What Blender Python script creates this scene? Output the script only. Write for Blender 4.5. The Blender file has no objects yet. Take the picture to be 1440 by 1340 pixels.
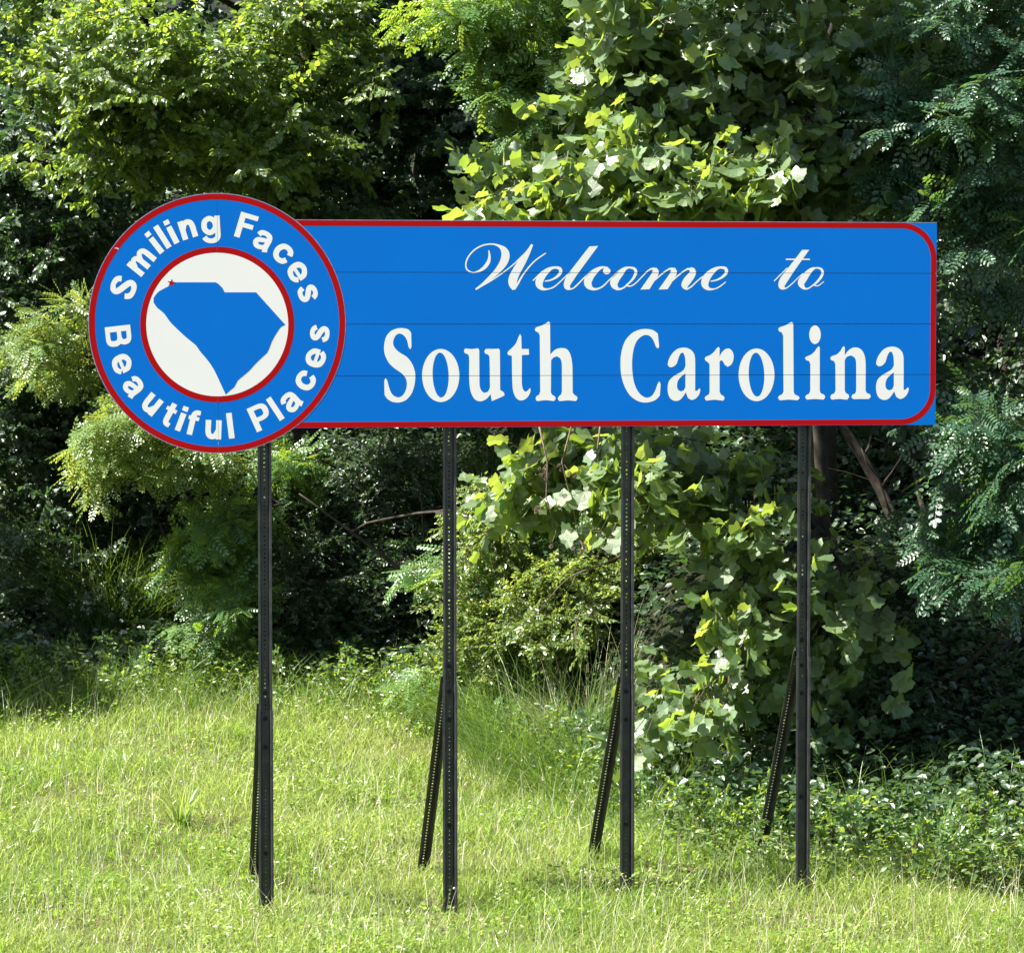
import bpy, math, random
import numpy as np
from mathutils import Vector, Matrix, geometry

# ------------------------------------------------------------------ camera, light, exposure
scene = bpy.context.scene
col = scene.collection
CAM_Z = 3.5; FPX = 4286.0; PITCH = math.radians(3.0)
cam_d = bpy.data.cameras.new('camera'); cam = bpy.data.objects.new('camera', cam_d); col.objects.link(cam)
cam.location = (0, 0, CAM_Z); cam.rotation_euler = (math.pi/2 - PITCH, 0, 0)
cam_d.sensor_width = 36; cam_d.sensor_fit = 'HORIZONTAL'; cam_d.lens = 36*FPX/1440
cam_d.clip_end = 1000; cam_d.clip_start = 0.1
scene.camera = cam

SUN = Vector((-0.62, -0.165, 0.77)).normalized()          # direction towards the sun
sun_d = bpy.data.lights.new('sun', 'SUN'); sun_d.energy = 5.0; sun_d.angle = math.radians(0.5)
sun_d.color = (1.0, 0.95, 0.86)
sun = bpy.data.objects.new('sun', sun_d); col.objects.link(sun)
sun.rotation_euler = (-SUN).to_track_quat('-Z', 'Y').to_euler(); sun.location = (-6, -3, 12)
world = bpy.data.worlds.new('World'); scene.world = world; world.use_nodes = True
wn = world.node_tree; wn.nodes.clear()
sky = wn.nodes.new('ShaderNodeTexSky'); sky.sky_type = 'NISHITA'; sky.sun_disc = False
sky.sun_elevation = math.asin(SUN.z); sky.sun_rotation = math.atan2(SUN.x, SUN.y)
bg = wn.nodes.new('ShaderNodeBackground'); bg.inputs[1].default_value = 0.06
wo = wn.nodes.new('ShaderNodeOutputWorld')
wn.links.new(sky.outputs[0], bg.inputs[0]); wn.links.new(bg.outputs[0], wo.inputs[0])
vs = scene.view_settings
vs.view_transform = 'Standard'; vs.look = 'None'; vs.gamma = 1; vs.use_curve_mapping = False
vs.exposure = 2.2

# ------------------------------------------------------------------ helpers
R = np.random.default_rng(7)
FWD = Vector((0, math.cos(PITCH), -math.sin(PITCH))); UP = Vector((0, math.sin(PITCH), math.cos(PITCH)))
def ray(px, py):
    return Vector((1, 0, 0))*(px-720) + UP*(670-py) + FWD*FPX
def at(px, py, Y):
    r = ray(px, py); k = Y/r.y
    return np.array((r.x*k, Y, CAM_Z + r.z*k))
def to_px(P):
    P = np.asarray(P); d = P - np.array((0, 0, CAM_Z))
    z = d @ np.array(FWD); return 720 + FPX*d[..., 0]/z, 670 - FPX*(d @ np.array(UP))/z, z

def smooth(a, b, x):
    t = np.clip((x-a)/(b-a), 0, 1); return t*t*(3-2*t)
def edge_y(x):                                             # where lawn turns into wooded bank
    return 25.2 - 6.0*smooth(-1.1, 1.5, x) + 0.25*np.sin(x*1.7)
def ground_z(x, y):
    x = np.asarray(x, float); y = np.asarray(y, float)
    z = 0.05*np.clip(y-17.5, 0, 12) - 0.06
    z = z + 1.9*(1-smooth(4, 15.5, y))
    b = np.clip(y-edge_y(x)-0.3, 0, None)
    z = z + 0.42*b*smooth(0, 2.5, b)*(1-0.5*smooth(12, 40, b)) * (b < 1e9)
    z = np.minimum(z, 14 + 0*z)
    z = z + 0.05*np.sin(x*1.3+y*0.7)*np.sin(y*1.1) * smooth(15, 19, y)
    return z

def new_mat(name):
    m = bpy.data.materials.new(name); m.use_nodes = True
    nt = m.node_tree; nt.nodes.clear()
    out = nt.nodes.new('ShaderNodeOutputMaterial')
    return m, nt, out
def mixc(nt, fac, a, b):
    n = nt.nodes.new('ShaderNodeMix'); n.data_type = 'RGBA'
    for i, v in ((0, fac), (6, a), (7, b)):
        if hasattr(v, 'links') or hasattr(v, 'is_linked'): nt.links.new(v, n.inputs[i])
        elif i == 0: n.inputs[0].default_value = v
        else: n.inputs[i].default_value = (*v, 1)
    return n.outputs[2]
def noise(nt, scale, detail=4, coord='Object'):
    tc = nt.nodes.new('ShaderNodeTexCoord'); n = nt.nodes.new('ShaderNodeTexNoise')
    n.inputs['Scale'].default_value = scale; n.inputs['Detail'].default_value = detail
    nt.links.new(tc.outputs[coord], n.inputs['Vector']); return n.outputs['Fac']
def remap(nt, v, a, b, c=0, d=1):
    n = nt.nodes.new('ShaderNodeMapRange'); nt.links.new(v, n.inputs[0])
    for i, q in enumerate((a, b, c, d)): n.inputs[i+1].default_value = q
    return n.outputs[0]
def leaf_mat(name, c1, c2, t1, t2, trans=0.45, rough=0.42, spec=0.5, pale=1.25):
    """leaf blade: reflecting upper side, paler underside, light shining through; c1..c2 over the plant's leaves"""
    m, nt, out = new_mat(name)
    at_ = nt.nodes.new('ShaderNodeAttribute'); at_.attribute_name = 'tone'
    c = mixc(nt, at_.outputs['Fac'], c1, c2); t = mixc(nt, at_.outputs['Fac'], t1, t2)
    geo = nt.nodes.new('ShaderNodeNewGeometry')
    back = nt.nodes.new('ShaderNodeMix'); back.data_type = 'RGBA'; back.blend_type = 'MULTIPLY'
    nt.links.new(geo.outputs['Backfacing'], back.inputs[0]); nt.links.new(c, back.inputs[6])
    back.inputs[7].default_value = (pale, pale, pale*1.15, 1)
    p = nt.nodes.new('ShaderNodeBsdfPrincipled'); nt.links.new(back.outputs[2], p.inputs['Base Color'])
    p.inputs['Roughness'].default_value = rough; p.inputs['Specular IOR Level'].default_value = spec
    bn = nt.nodes.new('ShaderNodeBump'); bn.inputs['Strength'].default_value = 0.35; bn.inputs['Distance'].default_value = 0.01
    nt.links.new(noise(nt, 34, 1), bn.inputs['Height']); nt.links.new(bn.outputs[0], p.inputs['Normal'])
    tr = nt.nodes.new('ShaderNodeBsdfTranslucent'); nt.links.new(t, tr.inputs[0])
    mx = nt.nodes.new('ShaderNodeMixShader'); mx.inputs[0].default_value = trans
    nt.links.new(p.outputs[0], mx.inputs[1]); nt.links.new(tr.outputs[0], mx.inputs[2])
    nt.links.new(mx.outputs[0], out.inputs[0]); return m
def solid_mat(name, c1, c2=None, rough=0.6, spec=0.4, scale=8, metal=0.0, bump=0.0, lo=0.35, hi=0.65):
    m, nt, out = new_mat(name)
    p = nt.nodes.new('ShaderNodeBsdfPrincipled'); nt.links.new(p.outputs[0], out.inputs[0])
    p.inputs['Roughness'].default_value = rough; p.inputs['Specular IOR Level'].default_value = spec
    p.inputs['Metallic'].default_value = metal
    if c2 is None: p.inputs['Base Color'].default_value = (*c1, 1)
    else:
        f = remap(nt, noise(nt, scale), lo, hi)
        nt.links.new(mixc(nt, f, c1, c2), p.inputs['Base Color'])
    if bump:
        b = nt.nodes.new('ShaderNodeBump'); b.inputs['Strength'].default_value = bump
        nt.links.new(noise(nt, scale*6), b.inputs['Height']); nt.links.new(b.outputs[0], p.inputs['Normal'])
    return m

class Geo:
    """collects vertex / polygon arrays and makes ONE mesh"""
    def __init__(s): s.v = []; s.l = []; s.n = []; s.t = []; s.count = 0
    def add(s, V, loops, sizes, tone=None):
        V = np.asarray(V, np.float32).reshape(-1, 3)
        s.v.append(V); s.l.append(np.asarray(loops, np.int64) + s.count); s.n.append(np.asarray(sizes, np.int32))
        s.t.append(np.full(len(V), 0.5, np.float32) if tone is None else np.asarray(tone, np.float32))
        s.count += len(V)
    def inst(s, tv, tf, pos, X, Y, Z, sc, tone):
        """copies of template (tv, tf) with axes X, Y, Z"""
        n = len(pos)
        if n == 0: return
        tv = np.asarray(tv); k = len(tv); sc = np.asarray(sc).reshape(n, -1)
        if sc.shape[1] == 1: sc = np.repeat(sc, 3, 1)
        T = tv[None]*sc[:, None, :]
        V = pos[:, None]+T[..., 0:1]*X[:, None]+T[..., 1:2]*Y[:, None]+T[..., 2:3]*Z[:, None]
        L = np.array([i for f in tf for i in f]); N = np.array([len(f) for f in tf])
        loops = (L[None]+k*np.arange(n)[:, None]).ravel()
        s.add(V.reshape(-1, 3), loops, np.tile(N, n), np.repeat(tone, k))
    def tube(s, pts, rad, sides=5, tone=0.5):
        pts = np.asarray(pts, float); n = len(pts); rad = np.broadcast_to(rad, (n,))
        d = np.gradient(pts, axis=0); d /= np.linalg.norm(d, axis=1)[:, None]+1e-9
        a = np.cross(d, (0.31, 0.2, 0.93) if abs(d[0, 2]) < .8 else (1, 0.1, 0)); a /= np.linalg.norm(a, axis=1)[:, None]+1e-9
        b = np.cross(d, a); th = np.arange(sides)*2*math.pi/sides
        V = pts[:, None]+rad[:, None, None]*(np.cos(th)[None, :, None]*a[:, None]+np.sin(th)[None, :, None]*b[:, None])
        L = []
        for i in range(n-1):
            for j in range(sides):
                k = (j+1) % sides; L += [i*sides+j, i*sides+k, (i+1)*sides+k, (i+1)*sides+j]
        ns = [4]*((n-1)*sides); L += list(range((n-1)*sides, n*sides)); ns.append(sides)
        L += list(range(sides-1, -1, -1)); ns.append(sides)
        s.add(V.reshape(-1, 3), L, ns, np.full(n*sides, tone))
    def box(s, a, b):
        (x0, y0, z0), (x1, y1, z1) = a, b
        V = [(x, y, z) for x in (x0, x1) for y in (y0, y1) for z in (z0, z1)]
        F = [(0, 1, 3, 2), (4, 6, 7, 5), (0, 4, 5, 1), (2, 3, 7, 6), (0, 2, 6, 4), (1, 5, 7, 3)]
        s.add(V, [i for f in F for i in f], [4]*6)
    def mesh(s, name, mats, idx=None, smooth_=False):
        me = bpy.data.meshes.new(name)
        V = np.concatenate(s.v); L = np.concatenate(s.l); N = np.concatenate(s.n)
        me.vertices.add(len(V)); me.vertices.foreach_set('co', V.ravel())
        me.loops.add(len(L)); me.loops.foreach_set('vertex_index', L.astype(np.int32))
        me.polygons.add(len(N)); st = np.zeros(len(N), np.int32); st[1:] = np.cumsum(N)[:-1]
        me.polygons.foreach_set('loop_start', st)
        if smooth_: me.polygons.foreach_set('use_smooth', np.ones(len(N), bool))
        else: me.polygons.foreach_set('use_smooth', np.zeros(len(N), bool))
        a = me.attributes.new('tone', 'FLOAT', 'POINT'); a.data.foreach_set('value', np.concatenate(s.t))
        for m in (mats if isinstance(mats, (list, tuple)) else [mats]): me.materials.append(m)
        if idx is not None: me.polygons.foreach_set('material_index', np.asarray(idx, np.int32))
        me.update(calc_edges=True); return me
    def obj(s, name, mats, parent=None, idx=None, smooth_=False):
        o = bpy.data.objects.new(name, s.mesh(name, mats, idx, smooth_)); col.objects.link(o)
        if parent: o.parent = parent
        return o
def tag(o, label=None, cat=None, group=None, kind=None):
    if label: o['label'] = label
    if cat: o['category'] = cat
    if group: o['group'] = group
    if kind: o['kind'] = kind
    return o
def empty(name, loc, rz=0):
    o = bpy.data.objects.new(name, None); col.objects.link(o); o.location = loc; o.rotation_euler.z = rz
    o.empty_display_size = 0.2; return o
def norm(a): return a/(np.linalg.norm(a, axis=-1, keepdims=True)+1e-9)

# ------------------------------------------------------------------ materials
M_soil = solid_mat('forest_soil', (0.035, 0.026, 0.014), (0.05, 0.055, 0.02), rough=0.95, spec=0.1, scale=3, bump=0.6)
M_bark = solid_mat('bark', (0.045, 0.038, 0.030), (0.02, 0.017, 0.013), rough=0.9, spec=0.15, scale=14, bump=0.5)
M_twig = solid_mat('twig_bark', (0.07, 0.05, 0.035), (0.035, 0.026, 0.02), rough=0.8, spec=0.2, scale=10)
M_dead = solid_mat('dead_wood', (0.16, 0.12, 0.09), (0.08, 0.055, 0.04), rough=0.9, spec=0.1, scale=12)
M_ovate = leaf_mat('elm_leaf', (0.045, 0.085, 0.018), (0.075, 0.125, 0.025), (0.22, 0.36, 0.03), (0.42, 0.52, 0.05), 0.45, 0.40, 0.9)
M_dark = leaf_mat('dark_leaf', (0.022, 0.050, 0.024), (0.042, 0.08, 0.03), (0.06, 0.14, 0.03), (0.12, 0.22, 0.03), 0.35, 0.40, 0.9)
M_tulip = leaf_mat('tulip_leaf', (0.055, 0.10, 0.038), (0.10, 0.15, 0.06), (0.27, 0.42, 0.04), (0.46, 0.56, 0.06), 0.40, 0.47, 1.0, 1.4)
M_locust = leaf_mat('locust_leaf', (0.045, 0.105, 0.035), (0.08, 0.145, 0.035), (0.24, 0.40, 0.03), (0.42, 0.54, 0.05), 0.42, 0.36, 0.8)
M_blue = leaf_mat('blue_green_leaf', (0.024, 0.062, 0.034), (0.042, 0.088, 0.038), (0.07, 0.18, 0.03), (0.20, 0.34, 0.04), 0.36, 0.38, 0.8)
M_yel = leaf_mat('yellow_green_leaf', (0.06, 0.115, 0.026), (0.115, 0.165, 0.04), (0.30, 0.42, 0.05), (0.46, 0.50, 0.08), 0.42, 0.36, 0.8)
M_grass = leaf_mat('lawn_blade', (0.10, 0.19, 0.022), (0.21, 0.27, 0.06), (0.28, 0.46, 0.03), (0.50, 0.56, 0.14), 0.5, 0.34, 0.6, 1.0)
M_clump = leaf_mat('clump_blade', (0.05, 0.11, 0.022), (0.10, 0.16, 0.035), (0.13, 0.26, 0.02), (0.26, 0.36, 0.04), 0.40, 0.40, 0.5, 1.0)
M_straw = leaf_mat('dry_blade', (0.30, 0.29, 0.15), (0.46, 0.45, 0.30), (0.3, 0.3, 0.12), (0.4, 0.4, 0.2), 0.3, 0.6, 0.3, 1.0)
M_flower = leaf_mat('flower_head', (0.30, 0.22, 0.19), (0.46, 0.42, 0.36), (0.4, 0.3, 0.3), (0.5, 0.45, 0.4), 0.25, 0.7, 0.2, 1.0)

# ------------------------------------------------------------------ the ground, one sheet
def axis(pts):
    out = []
    for a, b, n in pts: out += list(np.linspace(a, b, n, endpoint=False))
    return np.array(out + [pts[-1][1]])
gx = axis([(-300, -30, 14), (-30, -8, 22), (-8, 8, 110), (8, 30, 22), (30, 300, 14)])
gy = axis([(-200, 0, 20), (0, 15, 24), (15, 32, 120), (32, 60, 40), (60, 500, 22)])
GX, GY = np.meshgrid(gx, gy); nx, ny = len(gx), len(gy)
V = np.stack([GX, GY, ground_z(GX, GY)], -1).reshape(-1, 3)
ii, jj = np.meshgrid(np.arange(nx-1), np.arange(ny-1)); b0 = (jj*nx+ii).ravel()
L = np.stack([b0, b0+1, b0+1+nx, b0+nx], 1).ravel()
g = Geo(); g.add(V, L, [4]*len(b0))
m, nt, out = new_mat('lawn_ground')
p = nt.nodes.new('ShaderNodeBsdfPrincipled'); nt.links.new(p.outputs[0], out.inputs[0])
p.inputs['Roughness'].default_value = 0.95; p.inputs['Specular IOR Level'].default_value = 0.1
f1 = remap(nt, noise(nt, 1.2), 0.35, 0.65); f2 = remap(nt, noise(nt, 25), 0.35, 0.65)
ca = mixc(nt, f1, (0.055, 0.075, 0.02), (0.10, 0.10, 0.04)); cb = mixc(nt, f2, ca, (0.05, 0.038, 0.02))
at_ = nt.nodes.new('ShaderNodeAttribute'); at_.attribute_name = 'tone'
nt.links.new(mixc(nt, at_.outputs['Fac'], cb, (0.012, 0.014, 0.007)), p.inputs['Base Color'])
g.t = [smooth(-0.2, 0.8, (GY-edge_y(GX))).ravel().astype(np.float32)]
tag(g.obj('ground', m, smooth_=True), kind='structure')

# ------------------------------------------------------------------ THE SIGN
YAW = math.radians(8.0)
sign_o = Vector((0.0, 18.0, 0.02))                          # base, between the posts
U = Vector((math.cos(YAW), math.sin(YAW), 0)); Nn = Vector((-math.sin(YAW), math.cos(YAW), 0))  # Nn points to the back
def S(px, py, dep=0.0):
    """point of the photograph on the sign's face -> the sign's own (right, up) metres"""
    r = ray(px, py); o = Vector((0, 0, CAM_Z))
    t = ((sign_o + Nn*dep - o).dot(Nn))/r.dot(Nn); q = o + r*t - sign_o
    return (q.dot(U), q.z)
sign = empty('welcome_sign', sign_o, YAW)
tag(sign, 'blue roadside welcome sign with red border and round badge, standing on four dark posts', 'sign')

def paint(name, c, rough=0.35, var=0.06):
    c2 = tuple(min(1, x*(1-var)) for x in c)
    m, nt, out = new_mat(name)
    p = nt.nodes.new('ShaderNodeBsdfPrincipled'); nt.links.new(p.outputs[0], out.inputs[0])
    f = remap(nt, noise(nt, 2.2, 6), 0.3, 0.7); sp = remap(nt, noise(nt, 160, 2), 0.62, 0.8, 0, 0.35)
    a = mixc(nt, f, c, c2); nt.links.new(mixc(nt, sp, a, tuple(x*0.8 for x in c)), p.inputs['Base Color'])
    r = remap(nt, noise(nt, 9, 5), 0.3, 0.7, rough-0.06, rough+0.08); nt.links.new(r, p.inputs['Roughness'])
    p.inputs['Specular IOR Level'].default_value = 0.10
    return m
M_sblue = paint('sign_blue_sheeting', (0.0, 0.142, 0.54)); M_sred = paint('sign_red_sheeting', (0.37, 0.002, 0.002))
M_swhite = paint('sign_white_sheeting', (0.77, 0.75, 0.70), var=0.03)
M_alu = solid_mat('aluminium_edge', (0.55, 0.55, 0.54), (0.35, 0.35, 0.34), rough=0.45, metal=0.6, scale=30)

M_dull = solid_mat('aluminium_in_joint', (0.10, 0.10, 0.10), (0.05, 0.05, 0.05), rough=0.7, metal=0.3, scale=30)
def crs(pts, corners, closed=True, step=7):
    """Catmull-Rom through pts, sharp at the flagged corners"""
    n = len(pts); P = [np.array(p[:], float) for p in pts]; out = []
    for i in range(n if closed else n-1):
        a, b = P[i], P[(i+1) % n]
        pa = P[i-1] if (closed or i > 0) else a; nb = P[(i+2) % n] if (closed or i < n-2) else b
        ta = (b-a) if corners[i] else (b-pa)/2
        tb = (b-a) if corners[(i+1) % n] else (nb-a)/2
        L = np.linalg.norm((b-a)[:2])
        for t, T, q in ((ta, 0, 0), (tb, 1, 0)):
            l = np.linalg.norm(t[:2])
            if l > L*1.15: t *= L*1.15/l
        k = max(1, min(8, int(L/step)))
        if corners[i] and corners[(i+1) % n]: k = 1
        for j in range(k):
            s = j/k; h = (2*s**3-3*s**2+1, s**3-2*s**2+s, -2*s**3+3*s**2, s**3-s**2)
            out.append(h[0]*a+h[1]*ta+h[2]*b+h[3]*tb)
    if not closed: out.append(P[-1])
    return np.array(out)
def parse(s):
    pts, c = [], []
    for tok in s.split():
        k = tok.endswith('c'); tok = tok.rstrip('c'); pts.append(tuple(float(v) for v in tok.split(','))); c.append(k)
    return pts, c
def outline(s, step=25):
    pts, c = parse(s); return crs(pts, c, True, step)
def ellipse(cx, cy, rx, ry, n=40, tilt=0.0):
    t = np.arange(n)*2*math.pi/n
    return np.stack([cx+rx*np.cos(t)+tilt*np.sin(t), cy+ry*np.sin(t)], 1)
def ribbon(s, step=18, closed=False):
    """stroke with changing width: list of quads"""
    pts, c = parse(s) if isinstance(s, str) else s
    C = crs(pts, c, closed, step)
    if closed: C = np.vstack([C, C[:1]])
    d = np.gradient(C[:, :2], axis=0)
    if closed: d[0] = d[-1] = (C[1, :2]-C[-2, :2])
    d = norm(d); nn = np.stack([-d[:, 1], d[:, 0]], 1); w = C[:, 2:3]/2
    A, B = C[:, :2]+nn*w, C[:, :2]-nn*w
    return [np.array([A[i], A[i+1], B[i+1], B[i]]) for i in range(len(A)-1)]
def in_poly(p, Q):
    x, y = p[:, 0], p[:, 1]; r = np.zeros(len(p), bool); j = len(Q)-1
    for i in range(len(Q)):
        xi, yi = Q[i]; xj, yj = Q[j]
        c = ((yi > y) != (yj > y)); r ^= c & (x < (xj-xi)*(y-yi)/(yj-yi+1e-12)+xi); j = i
    return r
def fill(pos, neg):
    """union of pos polygons minus neg polygons -> triangles"""
    vs_, es = [], []
    for Q in list(pos)+list(neg):
        k = len(vs_); vs_ += [Vector((float(a), float(b))) for a, b in Q]; es += [(k+i, k+(i+1) % len(Q)) for i in range(len(Q))]
    r = geometry.delaunay_2d_cdt(vs_, es, [], 0, 1e-6)
    P = np.array([(v.x, v.y) for v in r[0]]); F = [tuple(f) for f in r[2]]
    cen = np.array([P[list(f)].mean(0) for f in F]); ok = np.zeros(len(F), bool)
    for Q in pos: ok |= in_poly(cen, Q)
    for Q in neg: ok &= ~in_poly(cen, Q)
    F = [f for f, k in zip(F, ok) if k]
    return P, F
SEAMS = []                                                   # thin gaps between planks, filled below
def flat(name, pos, neg, y, mat, parent=None, sheet=0.0002, seams=None):
    neg = list(neg)+list(SEAMS if seams is None else seams)
    lo = np.min([q.min(0) for q in pos], 0)-0.01; hi = np.max([q.max(0) for q in pos], 0)+0.01
    neg = [q for q in neg if (q.min(0) < hi).all() and (q.max(0) > lo).all()]
    P, F = fill(pos, neg)
    edges = {}
    for f in F:
        # face the viewer (-y)
        for a, b in zip(f, f[1:]+f[:1]): edges[(a, b)] = edges.get((a, b), 0)+1
    g = Geo(); n = len(P)
    Vf = np.stack([P[:, 0], np.full(n, y), P[:, 1]], 1); Vb = Vf+np.array((0, sheet, 0))
    L, N = [], []
    for f in F:
        a, b, c = (P[i] for i in f[:3]); ccw = (b[0]-a[0])*(c[1]-a[1])-(b[1]-a[1])*(c[0]-a[0]) > 0
        L += list(f if ccw else f[::-1]); N.append(len(f))
    for (a, b) in edges:                                      # rim of the sheet
        if (b, a) not in edges: L += [a, n+a, n+b, b]; N.append(4)
    g.add(np.vstack([Vf, Vb]), L, N); return g.obj(name, mat, parent or sign)

def Smap(Q, ox=0, oy=0, sc=1, dep=0.0):
    return np.array([S(ox+q[0]/sc, oy+q[1]/sc, dep) for q in Q])
# board edges (top and bottom) in metres
TL = S(396, 310.5); TR = S(1317.8, 312.5); BL = S(396, 602.5); BR = S(1315.2, 597.2)
top, bot = (TL[1]+TR[1])/2, (BL[1]+BR[1])/2; uL, uR = TL[0], (TR[0]+BR[0])/2
ph = (top-bot)/4
SEAMS += [np.array([(uL-.1, top-k*ph-.0013), (uR+.1, top-k*ph-.0013), (uR+.1, top-k*ph+.0013), (uL-.1, top-k*ph+.0013)]) for k in (1, 2, 3)]
def slab(name, Q, y0, y1, mface, medge, parent=sign, label=None):
    n = len(Q); g = Geo()
    V = np.vstack([np.stack([Q[:, 0], np.full(n, y), Q[:, 1]], 1) for y in (y0, y1)])
    L = list(range(n))+list(range(2*n-1, n-1, -1)); N = [n, n]; idx = [0, 1]
    for i in range(n):
        j = (i+1) % n; L += [i, n+i, n+j, j]; N.append(4); idx.append(1)
    g.add(V, L, N); o = g.obj(name, [mface, medge], parent, idx)
    return o
KZ = 1.012                                                   # the badge is a touch taller than wide
DD = -0.0006                                                  # the badge stands 4 mm proud of the board's face
cu, cz = S(306.3, 455.0, DD); rad = (S(487, 455, DD)[0]-S(126, 455, DD)[0])/2
for k in range(4):
    a, b = top-k*ph-(0.0016 if k else 0), top-(k+1)*ph+(0.0016 if k < 3 else 0)
    zz_ = np.linspace(a, b, 14); left = [(cu+math.sqrt(max(0, (rad+.0035)**2-((z_-cz)/KZ)**2)), z_) for z_ in zz_]
    Q = np.array(left+[(uR, b), (uR, a)]); slab('plank', Q, 0.0, 0.009, M_sblue, M_alu if k == 0 else M_dull)
for k in (1, 2, 3):                                          # tongue behind each joint, so no light comes through
    g = Geo(); g.box((cu+rad*.7, 0.010, top-k*ph-.012), (uR-.004, 0.0235, top-k*ph+.012)); o = g.obj('joint_strip', M_dull, sign)
def arc(cx, cz, r, a0, a1, n=18):
    t = np.linspace(math.radians(a0), math.radians(a1), n); return [(cx+r*math.cos(q), cz+r*math.sin(q)) for q in t]
bw = 0.0345; cr = 0.215; e = 0.0015
xa = lambda z_: cu+math.sqrt((rad+.0035)**2-((z_-cz)/KZ)**2)
outer = [(xa(top-e), top-e)]+arc(uR-e-cr, top-e-cr, cr, 90, 0)+arc(uR-e-cr, bot+e+cr, cr, 0, -90)+[(xa(bot+e), bot+e)]
inner = [(xa(bot+bw), bot+bw)]+arc(uR-bw-(cr-.03), bot+bw+(cr-.03), cr-.03, -90, 0)+arc(uR-bw-(cr-.03), top-bw-(cr-.03), cr-.03, 0, 90)+[(xa(top-bw), top-bw)]
flat('top_rim', [np.array([(xa(top), top), (uR, top), (uR, top+.0022), (xa(top), top+.0022)])], [], -0.0003, M_alu, seams=[])
flat('border', [np.array(outer+inner)], [], -0.0003, M_sred)

# the words on the board, traced letter by letter
Z = {'1': (530, 440, 9), '2': (670, 440, 9), '3': (860, 440, 9), '4': (990, 440, 9), '5': (1125, 440, 9), '6': (645, 330, 11.077), '7': (745, 330, 9), '8': (880, 330, 9), '9': (1080, 335, 15.767)}
def letter(z, pos, neg=(), dx=0, dy=0):
    ox, oy, sc = Z[z]
    flat('letter', [Smap(q, ox+dx, oy+dy, sc) for q in pos], [Smap(q, ox+dx, oy+dy, sc) for q in neg], -0.0003, M_swhite)
letter('1', [outline('434,255c 437,430 424,462 404,440 385,360 350,295 290,262 240,285 210,345 207,400 235,455 300,510 380,560 440,635 475,720 486,800 478,900 445,1010 390,1085 325,1125 255,1136 180,1120 125,1080 97,1035c 95,850 112,826 135,865 150,930 180,1010 220,1055 265,1072 315,1055 355,1005 378,930 378,870 355,810 300,755 220,700 150,630 105,540 90,460 98,370 125,290 180,230 250,200 330,194 400,212')])
letter('1', [ellipse(808, 793, 236, 336)], [ellipse(807, 788, 102, 284, tilt=8)])
letter('2', [outline('-158,480 -145,453 -60,459 20,450 36,470c 40,920 60,980 100,1014 145,1000 172,945c 165,560 150,530 110,515 100,485 115,458 200,458 285,456 297,475c 300,975c 350,1010 355,1045 195,1118c 180,1030c 120,1095 45,1120 -20,1095 -65,1020 -85,930 -92,800 -92,560 -105,525 -145,512')])
letter('2', [outline('553,268 568,300c 572,458c 662,458c 666,530c 575,535c 575,900 590,970 615,1000 645,990 672,955 686,960 683,1000 650,1065 600,1103 560,1110 510,1085 470,1010 455,900 448,545c 405,535 390,515 405,485 450,445 500,385 540,290')])
letter('2', [outline('915,108 932,130c 935,530c 980,480 1030,452 1095,446 1150,465 1190,530 1212,640 1216,750 1218,1010c 1240,1040 1270,1055 1280,1085 1262,1115 1160,1108 1045,1116 1030,1085 1045,1055 1070,1035 1082,1000c 1080,640 1060,575 1020,550 975,565 945,600c 942,1010c 960,1040 990,1055 1005,1085 985,1115 880,1105 765,1116 748,1085 760,1055 795,1035 808,1000c 802,290c 785,250 750,235 738,210 755,185 830,160 885,130')])
letter('3', [outline('585,262c 602,430 588,452 565,435 530,350 490,298 440,280 385,295 325,350 285,440 262,580 262,720 280,860 320,970 380,1045 445,1075 505,1055 550,990 585,895 603,868 620,890 612,1045c 560,1100 490,1127 410,1135 320,1110 230,1040 165,930 125,800 113,640 125,500 170,360 250,265 340,218 430,205 520,218')])
def small_a(dx=0, dy=0):
    letter('3', [outline('712,640 725,590 765,520 830,460 920,440 990,460 1040,510 1058,590 1058,985c 1080,990 1112,955 1124,970 1110,1030 1065,1085 1010,1103 970,1080 940,1005c 905,1060 860,1105 805,1115 750,1090 718,1030 710,940 730,860 790,800 870,755 915,720 935,680 930,560 915,515 895,502 870,520 845,580 825,645 790,678 740,690 712,665')],
           [outline('935,765c 880,810 840,860 828,930 845,980 880,995 915,980 935,940c')], dx, dy)
small_a(); small_a(293.1, -1.4)
letter('4', [outline('185,432 197,450c 197,552c 235,490 280,455 320,452 360,490 377,550 365,620 335,665 300,684 265,660 240,615 215,597 197,620c 197,1000c 215,1035 250,1055 262,1080 245,1110 130,1100 25,1110 8,1080 20,1055 60,1035 72,1000c 70,650c 50,625 20,605 8,580 25,555 80,535 130,490 165,445')])
letter('4', [ellipse(665, 785, 227, 333)], [ellipse(665, 783, 99, 278, tilt=8)])
letter('4', [outline('1110,115 1130,140c 1135,1000c 1150,1035 1190,1050 1210,1075 1190,1105 1070,1098 960,1106 937,1080 950,1050 990,1030 1007,1000c 1003,290c 985,250 950,235 940,205 955,185 1030,160 1085,128')])
letter('5', [outline('238,422 250,440c 250,990c 265,1020 305,1035 320,1065 300,1097 190,1090 85,1097 65,1070 80,1040 115,1025 130,990c 132,650c 115,610 80,600 63,575 80,555 140,530 185,490 215,445'), ellipse(190, 278, 73, 118, 28)])
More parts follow.
